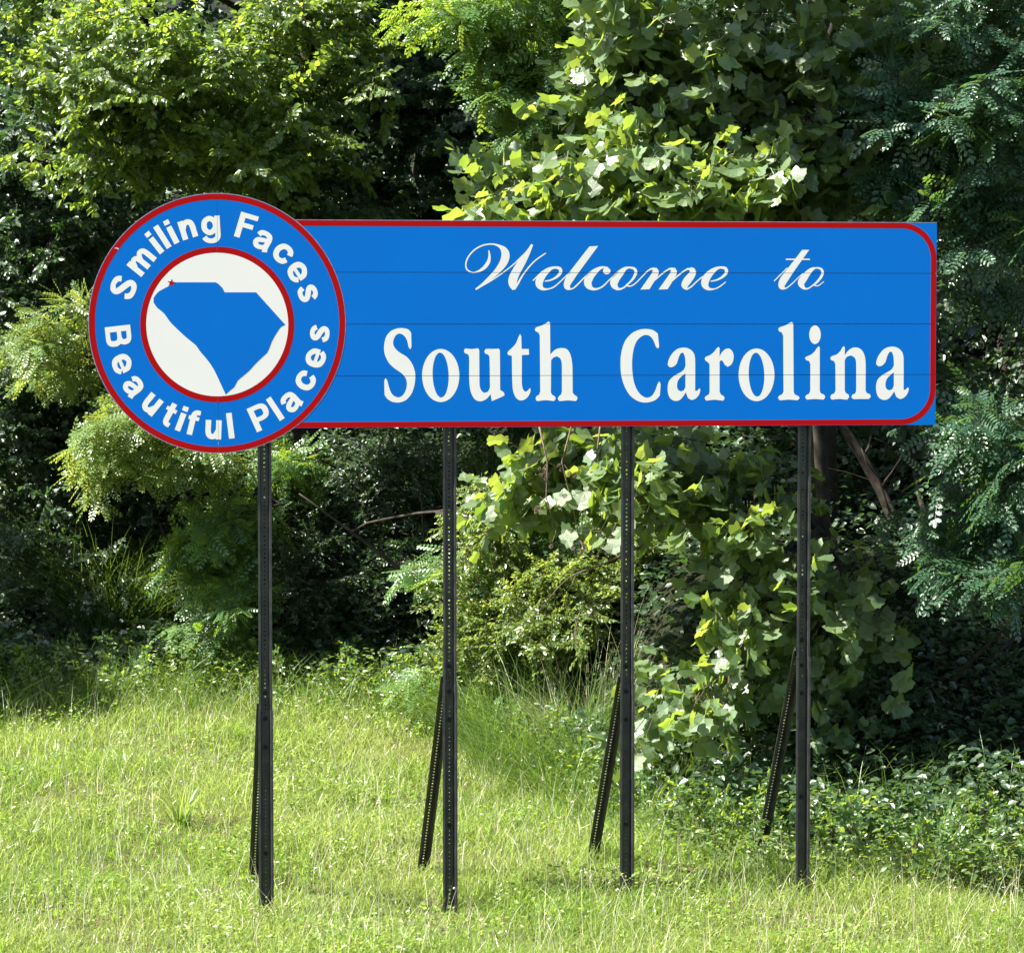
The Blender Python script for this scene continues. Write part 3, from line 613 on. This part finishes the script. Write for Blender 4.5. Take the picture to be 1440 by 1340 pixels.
def plant(name, label, cat, base, kind, blobs, height=None, trunk_r=0.09, lean=(0, 0), size=1.0, group=None, indiv=0, keep=1.0,
          face=(-.35, -.85, .05), leaf_name='leaf', limb_every=5, stems=1, mat=None):
    """a tree or shrub: trunk(s), limbs reaching into the given masses of foliage, leafy sprays at their ends.
       blob = (x, y, z, rx, ry, rz, n sprays)"""
    bx_, by_ = base; bz = float(ground_z(bx_, by_)); root = empty(name, (bx_, by_, bz)); tag(root, label, cat, group)
    o3 = np.array((bx_, by_, bz)); kd = dict(KIND[kind])
    if mat: kd['mat'] = mat
    zs = [b[2]+b[5]*.5 for b in blobs]; height = max(height or max(zs)-bz, .5)
    trunks = []
    for s in range(stems):
        n = 9; t = np.linspace(0, 1, n)[:, None]; off = np.zeros(3) if stems == 1 else np.array((R.normal(0, .18), R.normal(0, .12), 0))
        tp = o3+off+np.array((lean[0], lean[1], 0))*t**1.5+np.array((0, 0, height))*t+off*t*3
        tp[1:, :2] += R.normal(0, .05*height/6, (n-1, 2)).cumsum(0)*.5
        tr = trunk_r*(1-.8*t[:, 0]); tp[0, 2] -= .15
        g = Geo(); g.tube(tp-o3, tr, 9); g.obj('trunk', M_bark, root, smooth_=True); trunks.append((tp, tr))
    leaf = []; wood = Geo(); limbs = Geo()
    for b in blobs:
        c = np.array(b[:3]); r = np.array(b[3:6]); n = int(b[6])
        q = R.normal(0, 1, (n, 3)); q = norm(q)*(R.random((n, 1))**.42); P = c+q*r
        # leafy sprays point outwards from the trunk, to the open side
        tp, tr = trunks[R.integers(stems)]
        zc = np.clip((P[:, 2]-tp[0, 2])/height-.12, .05, .98)
        tpt = np.stack([np.interp(zc, np.linspace(0, 1, len(tp)), tp[:, i]) for i in range(3)], 1)
        out_ = norm(P-tpt+1e-4)
        D = norm(out_*.7+np.array(face)*.8+q*.4+R.normal(0, .28, (n, 3)))
        D[:, 2] = np.clip(D[:, 2], -.55, .45); D = norm(D)
        sprays(kd, P-o3-D*.25, D, leaf, wood, size, keep)
        # limbs: from the trunk to the middle of each mass, smaller ones on to the sprays
        za = np.clip((c[2]-r[2]*.5-tp[0, 2])/height-.12, .08, .95); a = np.array([np.interp(za, np.linspace(0, 1, len(tp)), tp[:, i]) for i in range(3)])
        ra = np.interp(za, np.linspace(0, 1, len(tr)), tr)
        main = curve(a, c, .12, 8); limbs.tube(main-o3, np.linspace(min(ra*.6, .05), .014, 8), 6)
        for i in range(n):
            s = int(R.integers(3, 8)); 
            if i % limb_every == 0 or n < 30:
                limbs.tube(curve(main[s], P[i]-D[i]*.25, .08, 5)-o3, np.linspace(.011, .005, 5), 4)
    LP, LX, LY, LZ, LS = (np.concatenate([l[i] for l in leaf]) for i in range(5))
    # nothing below the ground
    gz = ground_z(LP[:, 0]+bx_, LP[:, 1]+by_)-bz; ok = LP[:, 2] > gz+.03
    LP, LX, LY, LZ, LS = LP[ok], LX[ok], LY[ok], LZ[ok], LS[ok]
    LEAFCOUNT[0] += len(LP)
    tone = np.clip(R.normal(.45, .28, len(LP)), 0, 1)
    limbs.obj('limb', M_bark, root, smooth_=True)
    wood.obj('twigs', M_twig, root)['kind'] = 'stuff'
    if indiv:
        px, py, zc = to_px(LP+o3); vis = (px > 5) & (px < 1435) & (py > 5) & (py < 1335)
        inside_sign = ((px > 400) & (px < 1315) & (py > 313) & (py < 597)) | ((px-306)**2+(py-455)**2 < 178**2)
        facing = np.abs((LZ*norm(LP+o3-np.array((0, 0, CAM_Z)))).sum(1))
        score = LS/zc*(0.35+facing)*(vis & ~inside_sign); order = np.argsort(-score)[:indiv]; order = order[score[order] > 0]
        protos = []
        for v in range(6):
            gg = Geo(); tv, tf = kd['tv']; tv = tv.copy(); tv[:, 1] *= R.uniform(.88, 1.12); tv[:, 2] *= R.uniform(.5, 1.6); tv[:, 2] += .05*np.sin(tv[:, 0]*R.uniform(3, 6)+tv[:, 1]*R.uniform(3, 7))
            gg.add(tv, [i for f in tf for i in f], [len(f) for f in tf], np.full(len(tv), [.1, .3, .45, .6, .8, 1.0][v])); protos.append(gg.mesh(leaf_name, kd['mat']))
        for i in order:
            o = bpy.data.objects.new(leaf_name, protos[int(R.integers(6))]); col.objects.link(o); o.parent = root
            Mx = Matrix((Vector(LX[i]), Vector(LY[i]), Vector(LZ[i]))).transposed().to_4x4()
            o.matrix_basis = Matrix.Translation(Vector(LP[i])) @ Mx @ Matrix.Scale(float(LS[i]), 4)
        mk = np.ones(len(LP), bool); mk[order] = False; LP, LX, LY, LZ, LS, tone = (x[mk] for x in (LP, LX, LY, LZ, LS, tone))
    g = Geo(); g.inst(*kd['tv'], LP, LX, LY, LZ, LS, tone)
    o = g.obj('foliage' if indiv else 'crown', kd['mat'], root)
    if indiv: o['kind'] = 'stuff'
    return root
def B(px, py, Y, rx, ry, rz, n):
    c = at(px, py, Y); return (c[0], c[1], c[2], rx, ry, rz, n)

# ------------------------------------------------------------------ trees and shrubs
plant('elm_tree', 'leafy tree at top left with sunlit oval leaves hanging over the round badge', 'tree', (-1.9, 28.6), 'ovate', [
    B(210, 70, 25.0, .85, .8, .42, 60), B(330, 190, 25.4, .75, .7, .42, 46), B(150, 190, 25.2, .4, .6, .35, 18), B(440, 60, 25.8, .7, .7, .6, 40),
    B(400, 240, 26.4, .6, .6, .25, 18), B(120, -70, 26.6, .9, .8, .5, 36), B(400, -150, 27.2, 1.3, .8, .8, 46)], trunk_r=.16)
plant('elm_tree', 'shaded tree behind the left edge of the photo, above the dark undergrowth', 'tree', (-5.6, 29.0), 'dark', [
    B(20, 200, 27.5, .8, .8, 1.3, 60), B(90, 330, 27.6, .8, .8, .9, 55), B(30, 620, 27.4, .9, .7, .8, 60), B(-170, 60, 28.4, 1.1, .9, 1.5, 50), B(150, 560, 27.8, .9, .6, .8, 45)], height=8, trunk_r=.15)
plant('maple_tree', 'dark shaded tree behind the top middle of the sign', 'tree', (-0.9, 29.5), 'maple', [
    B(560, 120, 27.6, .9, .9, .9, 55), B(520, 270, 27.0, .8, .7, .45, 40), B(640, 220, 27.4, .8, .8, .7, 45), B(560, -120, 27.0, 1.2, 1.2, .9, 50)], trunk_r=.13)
plant('locust_tree', 'locust tree with drooping feathery leaves at top centre', 'tree', (0.6, 25.5), 'locust', [
    B(680, 20, 23.2, .45, .5, .18, 16), B(740, 90, 23.3, .32, .5, .35, 18), B(790, 170, 23.2, .3, .5, .35, 18), B(830, 60, 23.5, .45, .6, .5, 22), B(760, -120, 23.4, .8, .8, .5, 26)], height=8.5, trunk_r=.08, lean=(.2, -1.0), indiv=150)
TG = None
plant('tulip_tree', 'tulip tree with big lobed leaves glowing yellow green above the middle of the sign', 'tree', (2.4, 23.2), 'tulip', [
    B(800, 265, 20.6, .55, .5, .22, 30), B(900, 200, 20.7, .5, .5, .32, 30), B(1000, 240, 20.3, .5, .4, .25, 26), B(960, 70, 20.9, .6, .6, .4, 34), B(880, 50, 20.8, .3, .5, .3, 16), B(1120, 180, 20.9, .65, .5, .5, 38),
    B(1200, 80, 21.2, .8, .6, .5, 40), B(1000, -160, 20.8, 1.2, .8, .6, 50), B(1250, -200, 21.2, 1.4, .9, .8, 50), (-3.0, 20.9, 7.9, .9, .9, .6, 55), (-1.9, 20.7, 7.2, .8, .6, .4, 32), (0.9, 20.3, 7.3, 1.2, .6, .5, 45), B(1250, 230, 21.4, .5, .5, .45, 34), B(1080, 290, 21.1, .5, .5, .2, 18)], height=8.5, trunk_r=.11, lean=(-.4, -1.2), indiv=300, keep=.85)  # masses given as plain tuples: unseen crown added overhead to cast shade below
plant('tulip_tree', 'smaller tulip tree with big lobed leaves hanging low between the third and fourth post', 'tree', (2.3, 22.6), 'tulip', [
    B(800, 640, 21.6, .40, .4, .25, 22), B(930, 650, 21.0, .35, .5, .25, 20), B(1020, 690, 21.0, .5, .5, .35, 24), B(1070, 820, 20.9, .40, .4, .3, 16),
    B(980, 960, 20.5, .30, .3, .13, 10), B(1190, 840, 21.0, .35, .4, .45, 15), B(1150, 950, 20.9, .25, .3, .2, 8)], height=4.6, trunk_r=.06, lean=(-.3, -.6), indiv=300, keep=.68)
plant('locust_tree', 'blue green locust tree reaching in from the right edge beside the sign', 'tree', (5.2, 22.0), 'bluelocust', [
    B(1350, 170, 20.4, .5, .5, .28, 26), B(1410, 290, 20.4, .3, .5, .22, 14), B(1330, 270, 20.6, .3, .4, .1, 8), B(1415, 630, 20.2, .30, .4, .28, 22), B(1385, 740, 20.5, .24, .4, .25, 14),
    B(1430, 790, 20.0, .15, .3, .12, 5), B(1480, 0, 20.5, .8, .8, 1.0, 40), B(1430, 430, 21.6, .3, .4, .3, 6)], height=7.5, trunk_r=.09, lean=(-.3, -.4), indiv=300)
plant('sumac_shrub', 'sunlit pale shrub poking out left of the round badge', 'shrub', (-4.0, 27.6), 'sumac', [
    B(100, 450, 26.2, .38, .5, .2, 10), B(60, 500, 26.3, .3, .5, .14, 6), B(140, 510, 26.5, .3, .5, .2, 8)], trunk_r=.035, stems=2, group=None)
plant('sumac_shrub', 'sunlit pale shrub just under the lower left of the round badge', 'shrub', (-3.0, 27.2), 'sumac', [
    B(200, 590, 25.3, .5, .5, .16, 14), B(150, 640, 25.3, .4, .5, .14, 9), B(270, 640, 25.4, .5, .5, .18, 12)], trunk_r=.035, stems=2)
plant('sumac_shrub', 'arching pale shrub left of the first post at half its height', 'shrub', (-2.5, 27.0), 'sumac', [
    B(330, 720, 25.8, .4, .4, .2, 12), B(290, 780, 25.8, .35, .4, .22, 12), B(320, 860, 25.5, .35, .4, .25, 14), B(420, 660, 26.4, .4, .4, .2, 10)], trunk_r=.03, stems=3, mat=M_locust)
plant('honeysuckle_shrub', 'dense dark green shrub between the first and second post', 'shrub', (-1.3, 27.6), 'small', [
    B(500, 660, 26.6, .8, .5, .45, 60), B(450, 800, 26.4, .6, .4, .45, 50), B(560, 830, 26.2, .5, .4, .5, 50), B(520, 930, 26.0, .5, .3, .25, 34), B(600, 700, 26.8, .4, .4, .5, 26)], trunk_r=.03, stems=4, size=1.1)
plant('leafy_shrub', 'sunlit yellow green bush between the second and third post', 'shrub', (0.0, 25.2), 'smallyel', [
    B(700, 740, 23.6, .4, .5, .35, 42), B(690, 870, 23.4, .4, .5, .4, 54), B(790, 850, 23.0, .45, .5, .45, 56), B(620, 950, 24.2, .3, .3, .25, 24), B(860, 780, 23.4, .35, .4, .4, 26)], trunk_r=.03, stems=4)
plant('locust_shrub', 'low locust sapling with bright feathery leaves beside the second post', 'shrub', (-.5, 25.4), 'sumac', [
    B(620, 790, 24.0, .2, .3, .08, 5), B(640, 955, 24.0, .35, .3, .12, 12), B(680, 810, 23.9, .25, .3, .2, 8), B(735, 710, 23.6, .3, .3, .2, 10)], trunk_r=.02, stems=2, mat=M_locust)
plant('bramble_shrub', 'dark undergrowth shrub in the shade right of the fourth post', 'shrub', (2.9, 21.3), 'small', [
    B(1250, 980, 21.2, .5, .4, .35, 36), B(1330, 1060, 21.0, .5, .4, .3, 34), B(1180, 1060, 21.0, .35, .3, .25, 20), B(1400, 960, 21.6, .4, .4, .4, 22)], trunk_r=.025, stems=4)
plant('privet_shrub', 'dark shrub at the foot of the bank near the left edge', 'shrub', (-4.2, 27.4), 'small', [
    B(60, 800, 26.8, .7, .5, .45, 50), B(180, 700, 27.2, .7, .4, .4, 44), B(40, 920, 26.4, .5, .3, .2, 26), B(240, 850, 26.8, .6, .4, .3, 34)], trunk_r=.03, stems=4, size=1.1)
# the wood behind: rows of taller, darker trees
lab = ['leftmost dark tree of the wood far behind the round badge', 'dark tree of the wood behind the first post', 'dark tree of the wood behind the second post', 'dark tree of the wood behind the board centre',
       'dark tree of the wood behind the third post', 'dark tree of the wood behind the right end of the board', 'rightmost dark tree of the wood at the right edge',
       'dark tree of the wood just beyond the left edge of the photo', 'dark tree of the wood just beyond the right edge of the photo']
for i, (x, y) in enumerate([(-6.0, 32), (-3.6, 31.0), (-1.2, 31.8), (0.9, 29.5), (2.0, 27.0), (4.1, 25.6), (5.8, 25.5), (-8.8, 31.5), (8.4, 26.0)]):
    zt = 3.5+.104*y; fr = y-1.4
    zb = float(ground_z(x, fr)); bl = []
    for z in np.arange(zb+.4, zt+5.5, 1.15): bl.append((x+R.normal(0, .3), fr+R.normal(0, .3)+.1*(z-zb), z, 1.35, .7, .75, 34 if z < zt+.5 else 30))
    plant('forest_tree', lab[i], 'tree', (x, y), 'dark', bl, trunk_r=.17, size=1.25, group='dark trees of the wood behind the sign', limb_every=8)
# trees just left of the frame, whose shade lies on the left of the bank
plant('elm_tree', 'tall tree standing just outside the left edge on the lawn side of the bank', 'tree', (-7.6, 25.3), 'ovate', [
    (-7.6, 24.9, 4.0, 1.2, 1.1, .9, 60), (-8.0, 25.2, 5.4, 1.1, 1.1, .9, 50), (-6.9, 25.6, 2.6, .9, .9, .8, 40), (-8.6, 23.9, 5.4, 1.3, 1.0, 1.0, 60)], trunk_r=.14)

# thin leaning trunks in the dark gap
for i, (a, b, r, lb) in enumerate([((1300, 800, 22.8), (1165, 560, 23.2), .055, 'thicker of the two leaning bare trunks in the dark gap right of the fourth post'),
                                   ((1318, 770, 23.0), (1275, 600, 23.4), .032, 'thinner of the two leaning bare trunks in the dark gap right of the fourth post'),
                                   ((470, 770, 26.2), (405, 670, 26.5), .02, 'short bare stem leaning left between the first and second post')]):
    A_, B_ = at(*a), at(*b); d = B_-A_
    A_ = A_-d*(A_[2]-float(ground_z(A_[0], A_[1])))/max(d[2], .1)*.7; A_[2] = float(ground_z(A_[0], A_[1]))-.1
    top_ = B_+(B_-at(*a))*(1.2 if i < 2 else .1)
    t = np.linspace(0, 1, 12)[:, None]; m_ = at(*a)
    pts = (1-t)**2*A_+2*t*(1-t)*m_+t*t*top_ + R.normal(0, .012, (12, 3))
    root = empty('bare_trunk', A_); tag(root, lb, 'tree trunk')
    g = Geo(); g.tube(pts-A_, np.linspace(r, r*.5, 12), 8); g.obj('trunk', M_bark, root, smooth_=True)
    g = Geo()
    for q in range(5): s = pts[4+q]; g.tube(curve(s, s+np.array((R.normal(0, .35), R.normal(0, .2), R.uniform(.2, .6))), .05, 5)-A_, np.linspace(r*.25, .003, 5), 5)
    g.obj('branch', M_bark, root, smooth_=True)

# bare hanging branch with dry seed balls left of the third post
c0 = at(800, 560, 20.4); root = empty('hanging_branch', c0); tag(root, 'bare drooping branch with clusters of dry brown seed balls left of the third post', 'branch')
g = Geo(); seeds = []
for k, (xs, ys) in enumerate([(((760, 600), (765, 650), (770, 700), (775, 720))), ((800, 590), (792, 650), (806, 720), (812, 750)), ((838, 590), (850, 640), (862, 700), (868, 730)), ((873, 780), (840, 800), (800, 812), (762, 860))] and [
        ([756, 770, 768, 782], [590, 650, 700, 745]), ([806, 790, 806, 815], [590, 650, 715, 760]), ([845, 838, 862, 866], [590, 650, 690, 735]), ([905, 850, 800, 765], [765, 792, 812, 850]), ([890, 858, 835, 815], [835, 845, 862, 865])]):
    P_ = np.array([at(x, y, 20.5+.05*k) for x, y in zip(xs, ys)])
    Q_ = crs([tuple(p) for p in P_], [False]*4, False, .05); g.tube(Q_-c0, np.linspace(.007, .0025, len(Q_)), 5)
    for j in range(7 if k < 3 else 3):
        s = Q_[int(R.integers(1, len(Q_)))]; e_ = s+np.array((R.normal(0, .06), R.normal(0, .05), -R.uniform(.02, .12)))
        g.tube(curve(s, e_, 0, 4)-c0, .0018, 3)
        if k < 3: seeds.append(e_)
g.obj('stem', M_dead, root, smooth_=True)
sg = Geo()
for a in range(40):
    th = a*2.4; z = 1-2*(a+.5)/40; r = math.sqrt(1-z*z); d = np.array((r*math.cos(th), r*math.sin(th), z)); p_ = d*.8; u_ = norm(np.cross(d, (0.3, .1, .9))); v_ = np.cross(d, u_)
    sg.add([p_+u_*.22, p_-u_*.11+v_*.19, p_-u_*.11-v_*.19, d*1.25], [0, 1, 3, 1, 2, 3, 2, 0, 3], [3, 3, 3])
sm = sg.mesh('seed_ball', M_dead)
for e_ in seeds:
    for q in range(2):
        o = bpy.data.objects.new('seed_ball', sm); col.objects.link(o); o.parent = root; o.location = Vector(e_+R.normal(0, .012, 3)-c0); s = R.uniform(.010, .017); o.scale = (s, s, s); o.rotation_euler = R.uniform(0, 6, 3)

# ------------------------------------------------------------------ grass
def blades(g, P, h, lean, w, seg=3, az=None, tone=None):
    """curved tapering blades rooted at P"""
    n = len(P); az = R.uniform(0, 2*math.pi, n) if az is None else az
    d = np.stack([np.cos(az), np.sin(az), 0*az], 1); fa = R.uniform(0, math.pi, n)
    s = np.stack([np.cos(fa), np.sin(fa), 0*az], 1); V = []
    for i in range(seg+1):
        t = i/seg; c = P+d*(lean*h*t**1.8)[:, None]+np.array((0, 0, 1.0))*(h*(t-.32*lean*t*t))[:, None]
        if i < seg: ww = (w*(1-.75*t**1.5)/2)[:, None]; V += [c-s*ww, c+s*ww]
        else: V += [c]
    V = np.stack(V, 1); k = V.shape[1]; F = []
    for i in range(seg-1): F.append((2*i, 2*i+1, 2*i+3, 2*i+2))
    F.append((2*seg-2, 2*seg-1, 2*seg)); L = np.array([q for f in F for q in f]); N = [len(f) for f in F]
    g.add(V.reshape(-1, 3), (L[None]+k*np.arange(n)[:, None]).ravel(), np.tile(N, n), np.repeat(np.clip(R.normal(.45, .3, n), 0, 1) if tone is None else tone, k))
def pnoise(x, y, s, ph=0):
    return .5+.25*(np.sin(x*s+1.3*np.sin(y*s*.8+ph)+ph)+np.sin(y*s*1.15+1.7*np.sin(x*s*.9+2*ph)))
def lawn_pts(n, y0=16.2, y1=27.2, extra=0.0):
    y = R.uniform(y0, y1, n); x = R.uniform(-1, 1, n)*(.19*y+.3); ok = y < edge_y(x)+.5+extra; return x[ok], y[ok]
x, y = lawn_pts(170000); z = ground_z(x, y)
g = Geo(); nz = pnoise(x, y, 3.1); n2 = pnoise(x, y, 9, 2)
h = (.05+.13*nz+.04*n2)*R.uniform(.5, 1.3, len(x))*(1+.6*smooth(-1.5, 0.3, y-edge_y(x)))
blades(g, np.stack([x, y, z-.01], 1), h, R.triangular(.1, .6, 1.9, len(x)), R.triangular(.0035, .005, .012, len(x)), 2, tone=np.clip(R.normal(.25+.5*pnoise(x, y, 1.7, 4), .2, len(x)), 0, 1))
tag(g.obj('lawn_grass', M_grass), 'bright tall uncut grass of the verge around the sign posts', 'grass', kind='stuff')
x, y = lawn_pts(9000); z = ground_z(x, y); g = Geo()
blades(g, np.stack([x, y, z], 1), R.uniform(.2, .42, len(x)), R.uniform(.1, .7, len(x)), R.uniform(.0018, .004, len(x)), 3)
n = len(x); 
tag(g.obj('dry_grass_stalks', M_straw), 'pale dry stalks standing among the green grass', 'grass', kind='stuff')
# low broad leaves between the blades
x, y = lawn_pts(60000); ok = pnoise(x, y, 2.3, 5)*pnoise(x, y, 7, 1) > .33; x, y = x[ok], y[ok]; n = len(x)
a = R.uniform(0, 6.28, n); X = norm(np.stack([np.cos(a), np.sin(a), R.uniform(0, .8, n)], 1)); Z_ = norm(np.stack([R.normal(0, .5, n), R.normal(-.2, .5, n), np.ones(n)], 1)); Y_ = norm(np.cross(Z_, X)); Z_ = np.cross(X, Y_)
g = Geo(); g.inst(*LV_OV, np.stack([x, y, ground_z(x, y)+R.uniform(.03, .17, n)], 1), X, Y_, Z_, R.uniform(.015, .04, n), np.clip(R.normal(.4, .3, n), 0, 1))
tag(g.obj('lawn_clover', M_grass), 'low clover and broad leaved weeds between the grass blades', 'weeds', kind='stuff')
# clover heads
x, y = lawn_pts(140, 16.5, 24); g = Geo(); th = np.arange(6)*math.pi/3
ball = [(0, 0, 1)]+[(math.cos(a)*.9, math.sin(a)*.9, .3) for a in th]+[(math.cos(a)*.7, math.sin(a)*.7, -.5) for a in th]+[(0, 0, -.8)]
bf = [(0, 1+i, 1+(i+1) % 6) for i in range(6)]+[(1+i, 7+i, 7+(i+1) % 6, 1+(i+1) % 6) for i in range(6)]+[(13, 7+(i+1) % 6, 7+i) for i in range(6)]
P = np.stack([x, y, ground_z(x, y)+R.uniform(.16, .3, len(x))], 1); I = np.eye(3); one = np.ones((len(x), 1))
g.inst(ball, bf, P, one*I[0], one*I[1], one*I[2], R.uniform(.007, .012, len(x)), R.random(len(x)))
blades(g, P-np.stack([0*x, 0*x, P[:, 2]-ground_z(x, y)], 1), P[:, 2]-ground_z(x, y), 0*x+.02, 0*x+.003, 1)
tag(g.obj('clover_flowers', M_flower), 'small pale clover heads scattered in the grass', 'flowers', kind='stuff')

def clump(label, x, y, n, h, spread, w=.005, mat=M_clump, lean=(.3, 1.2), az=None, group=None):
    bz = float(ground_z(x, y)); root = empty('grass_clump', (x, y, bz)); tag(root, label, 'grass clump', group)
    a = R.uniform(0, 2*math.pi, n); r = spread*np.sqrt(R.random(n)); P = np.stack([r*np.cos(a), r*np.sin(a)*.7, 0*r], 1)
    P[:, 2] = ground_z(x+P[:, 0], y+P[:, 1])-bz-.01
    g = Geo(); blades(g, P, h*R.triangular(.35, .8, 1.2, n), R.uniform(*lean, n), R.uniform(w*.6, w*1.2, n), 5, az=(a+R.normal(0, .7, n)) if az is None else az+R.normal(0, .6, n))
    g.obj('blades', mat, root)['kind'] = 'stuff'
def gpos(px, py, Y): return at(px, py, Y)[0]
clump('big fine leaved grass clump beyond the gap between second and third post', gpos(770, 1100, 22.2), 22.2, 1100, .95, .55, .006, lean=(.1, 1.9))
clump('low spreading grass clump in front of the big fine leaved clump', gpos(800, 1120, 21.6), 21.6, 700, .55, .4, .006, lean=(.4, 1.9))
clump('pale dry grass clump mixed in beside the big fine leaved clump', gpos(830, 1040, 22.4), 22.4, 300, .9, .35, .004, M_straw, (.1, 1.5))
clump('bright loose grass clump between the second post and the big clump', gpos(690, 1040, 23.6), 23.6, 600, .75, .45, .007, M_grass, (.2, 1.7))
clump('grass clump leaning left near the foot of the second post', gpos(700, 1080, 23.2), 23.2, 900, .8, .3, .0045)
clump('grass clump just left of the third post in half shade', gpos(850, 1080, 21.6), 21.6, 700, .6, .28, .005)
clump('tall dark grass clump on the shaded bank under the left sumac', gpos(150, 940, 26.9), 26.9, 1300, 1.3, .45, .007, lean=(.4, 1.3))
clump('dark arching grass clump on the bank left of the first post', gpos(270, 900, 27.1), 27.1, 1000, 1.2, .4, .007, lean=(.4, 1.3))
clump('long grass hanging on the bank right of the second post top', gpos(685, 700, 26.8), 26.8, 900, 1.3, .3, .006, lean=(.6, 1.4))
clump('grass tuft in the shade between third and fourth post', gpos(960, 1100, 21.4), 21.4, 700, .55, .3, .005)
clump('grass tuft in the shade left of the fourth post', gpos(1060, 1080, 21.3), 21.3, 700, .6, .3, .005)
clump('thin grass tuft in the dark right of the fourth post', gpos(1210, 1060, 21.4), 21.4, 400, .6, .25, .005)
clump('small bright tuft of broad blades left of the first post', gpos(255, 1150, 20.2), 20.2, 60, .42, .06, .012, M_grass, (.1, .9))
clump('small bright tuft of broad blades behind the brace of the third post', gpos(915, 1130, 20.4), 20.4, 60, .35, .06, .011, M_grass, (.1, .6))

# weeds and creepers along the edge and up the bank
def weeds(name, label, n, mat, tmpl, s, band, xr=None, seed_h=(.05, .5)):
    x = R.uniform(-6.5, 6.5, n) if xr is None else R.uniform(*xr, n); d = R.uniform(0, 1, n)**1.3*(band[1]-band[0])+band[0]; y = edge_y(x)+d
    z = ground_z(x, y)+R.uniform(*seed_h, n)*(.4+.9*pnoise(x, y, 4))
    a = R.uniform(0, 2*math.pi, n); X = norm(np.stack([np.cos(a), np.sin(a), R.normal(-.1, .3, n)], 1)); Z_ = norm(np.stack([R.normal(0, .5, n), R.normal(-.25, .5, n), np.ones(n)], 1))
    Y_ = norm(np.cross(Z_, X)); Z_ = np.cross(X, Y_); g = Geo()
    g.inst(*tmpl, np.stack([x, y, z], 1), X, Y_, Z_, s*R.uniform(.6, 1.4, n), np.clip(R.normal(.5, .3, n), 0, 1))
    tag(g.obj(name, mat), label, 'weeds', kind='stuff')
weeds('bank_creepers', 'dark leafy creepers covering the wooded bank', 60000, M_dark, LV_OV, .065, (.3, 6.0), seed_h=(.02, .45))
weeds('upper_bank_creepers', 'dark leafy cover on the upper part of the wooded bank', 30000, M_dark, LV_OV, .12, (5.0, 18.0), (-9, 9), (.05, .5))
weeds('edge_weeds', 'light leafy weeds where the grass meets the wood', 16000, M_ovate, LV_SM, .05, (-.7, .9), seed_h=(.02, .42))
lf_, wd_ = [], Geo()
n = 190; x = R.uniform(-4.8, 4.2, n); y = edge_y(x)+R.uniform(-.5, .7, n); kd_ = dict(KIND['small']); kd_.update(tw=.10, L=.42, m=7, k=3, s=.045)
P = np.stack([x, y, ground_z(x, y)+.02], 1); sprays(kd_, P, np.stack([R.normal(0, .2, n), R.normal(-.15, .2, n), np.ones(n)], 1), lf_, wd_, 1.0)
g = Geo(); g.inst(*LV_SM, *lf_[0], np.clip(R.normal(.5, .3, len(lf_[0][0])), 0, 1)); k0 = sum(len(a) for a in g.n)
for a in range(len(wd_.v)): wd_.l[a] = wd_.l[a]+g.count
g.v += wd_.v; g.l += wd_.l; g.n += wd_.n; g.t += wd_.t
tag(g.obj('tall_weeds', [M_locust, M_twig], idx=np.concatenate([np.zeros(k0, int), np.ones(sum(len(a) for a in wd_.n), int)])), 'upright leafy weeds along the edge of the wood', 'weeds', kind='stuff')
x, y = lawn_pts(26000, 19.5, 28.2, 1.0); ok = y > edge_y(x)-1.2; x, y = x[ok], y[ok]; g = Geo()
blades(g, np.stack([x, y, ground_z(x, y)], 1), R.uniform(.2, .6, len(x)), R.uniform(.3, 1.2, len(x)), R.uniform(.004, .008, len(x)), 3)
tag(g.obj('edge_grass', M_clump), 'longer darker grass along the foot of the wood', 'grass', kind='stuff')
print('LEAVES', LEAFCOUNT[0], 'TRIS', sum(sum(len(p.vertices)-2 for p in me.polygons) if len(me.polygons) < 2000 else len(me.polygons)*2 for me in bpy.data.meshes))
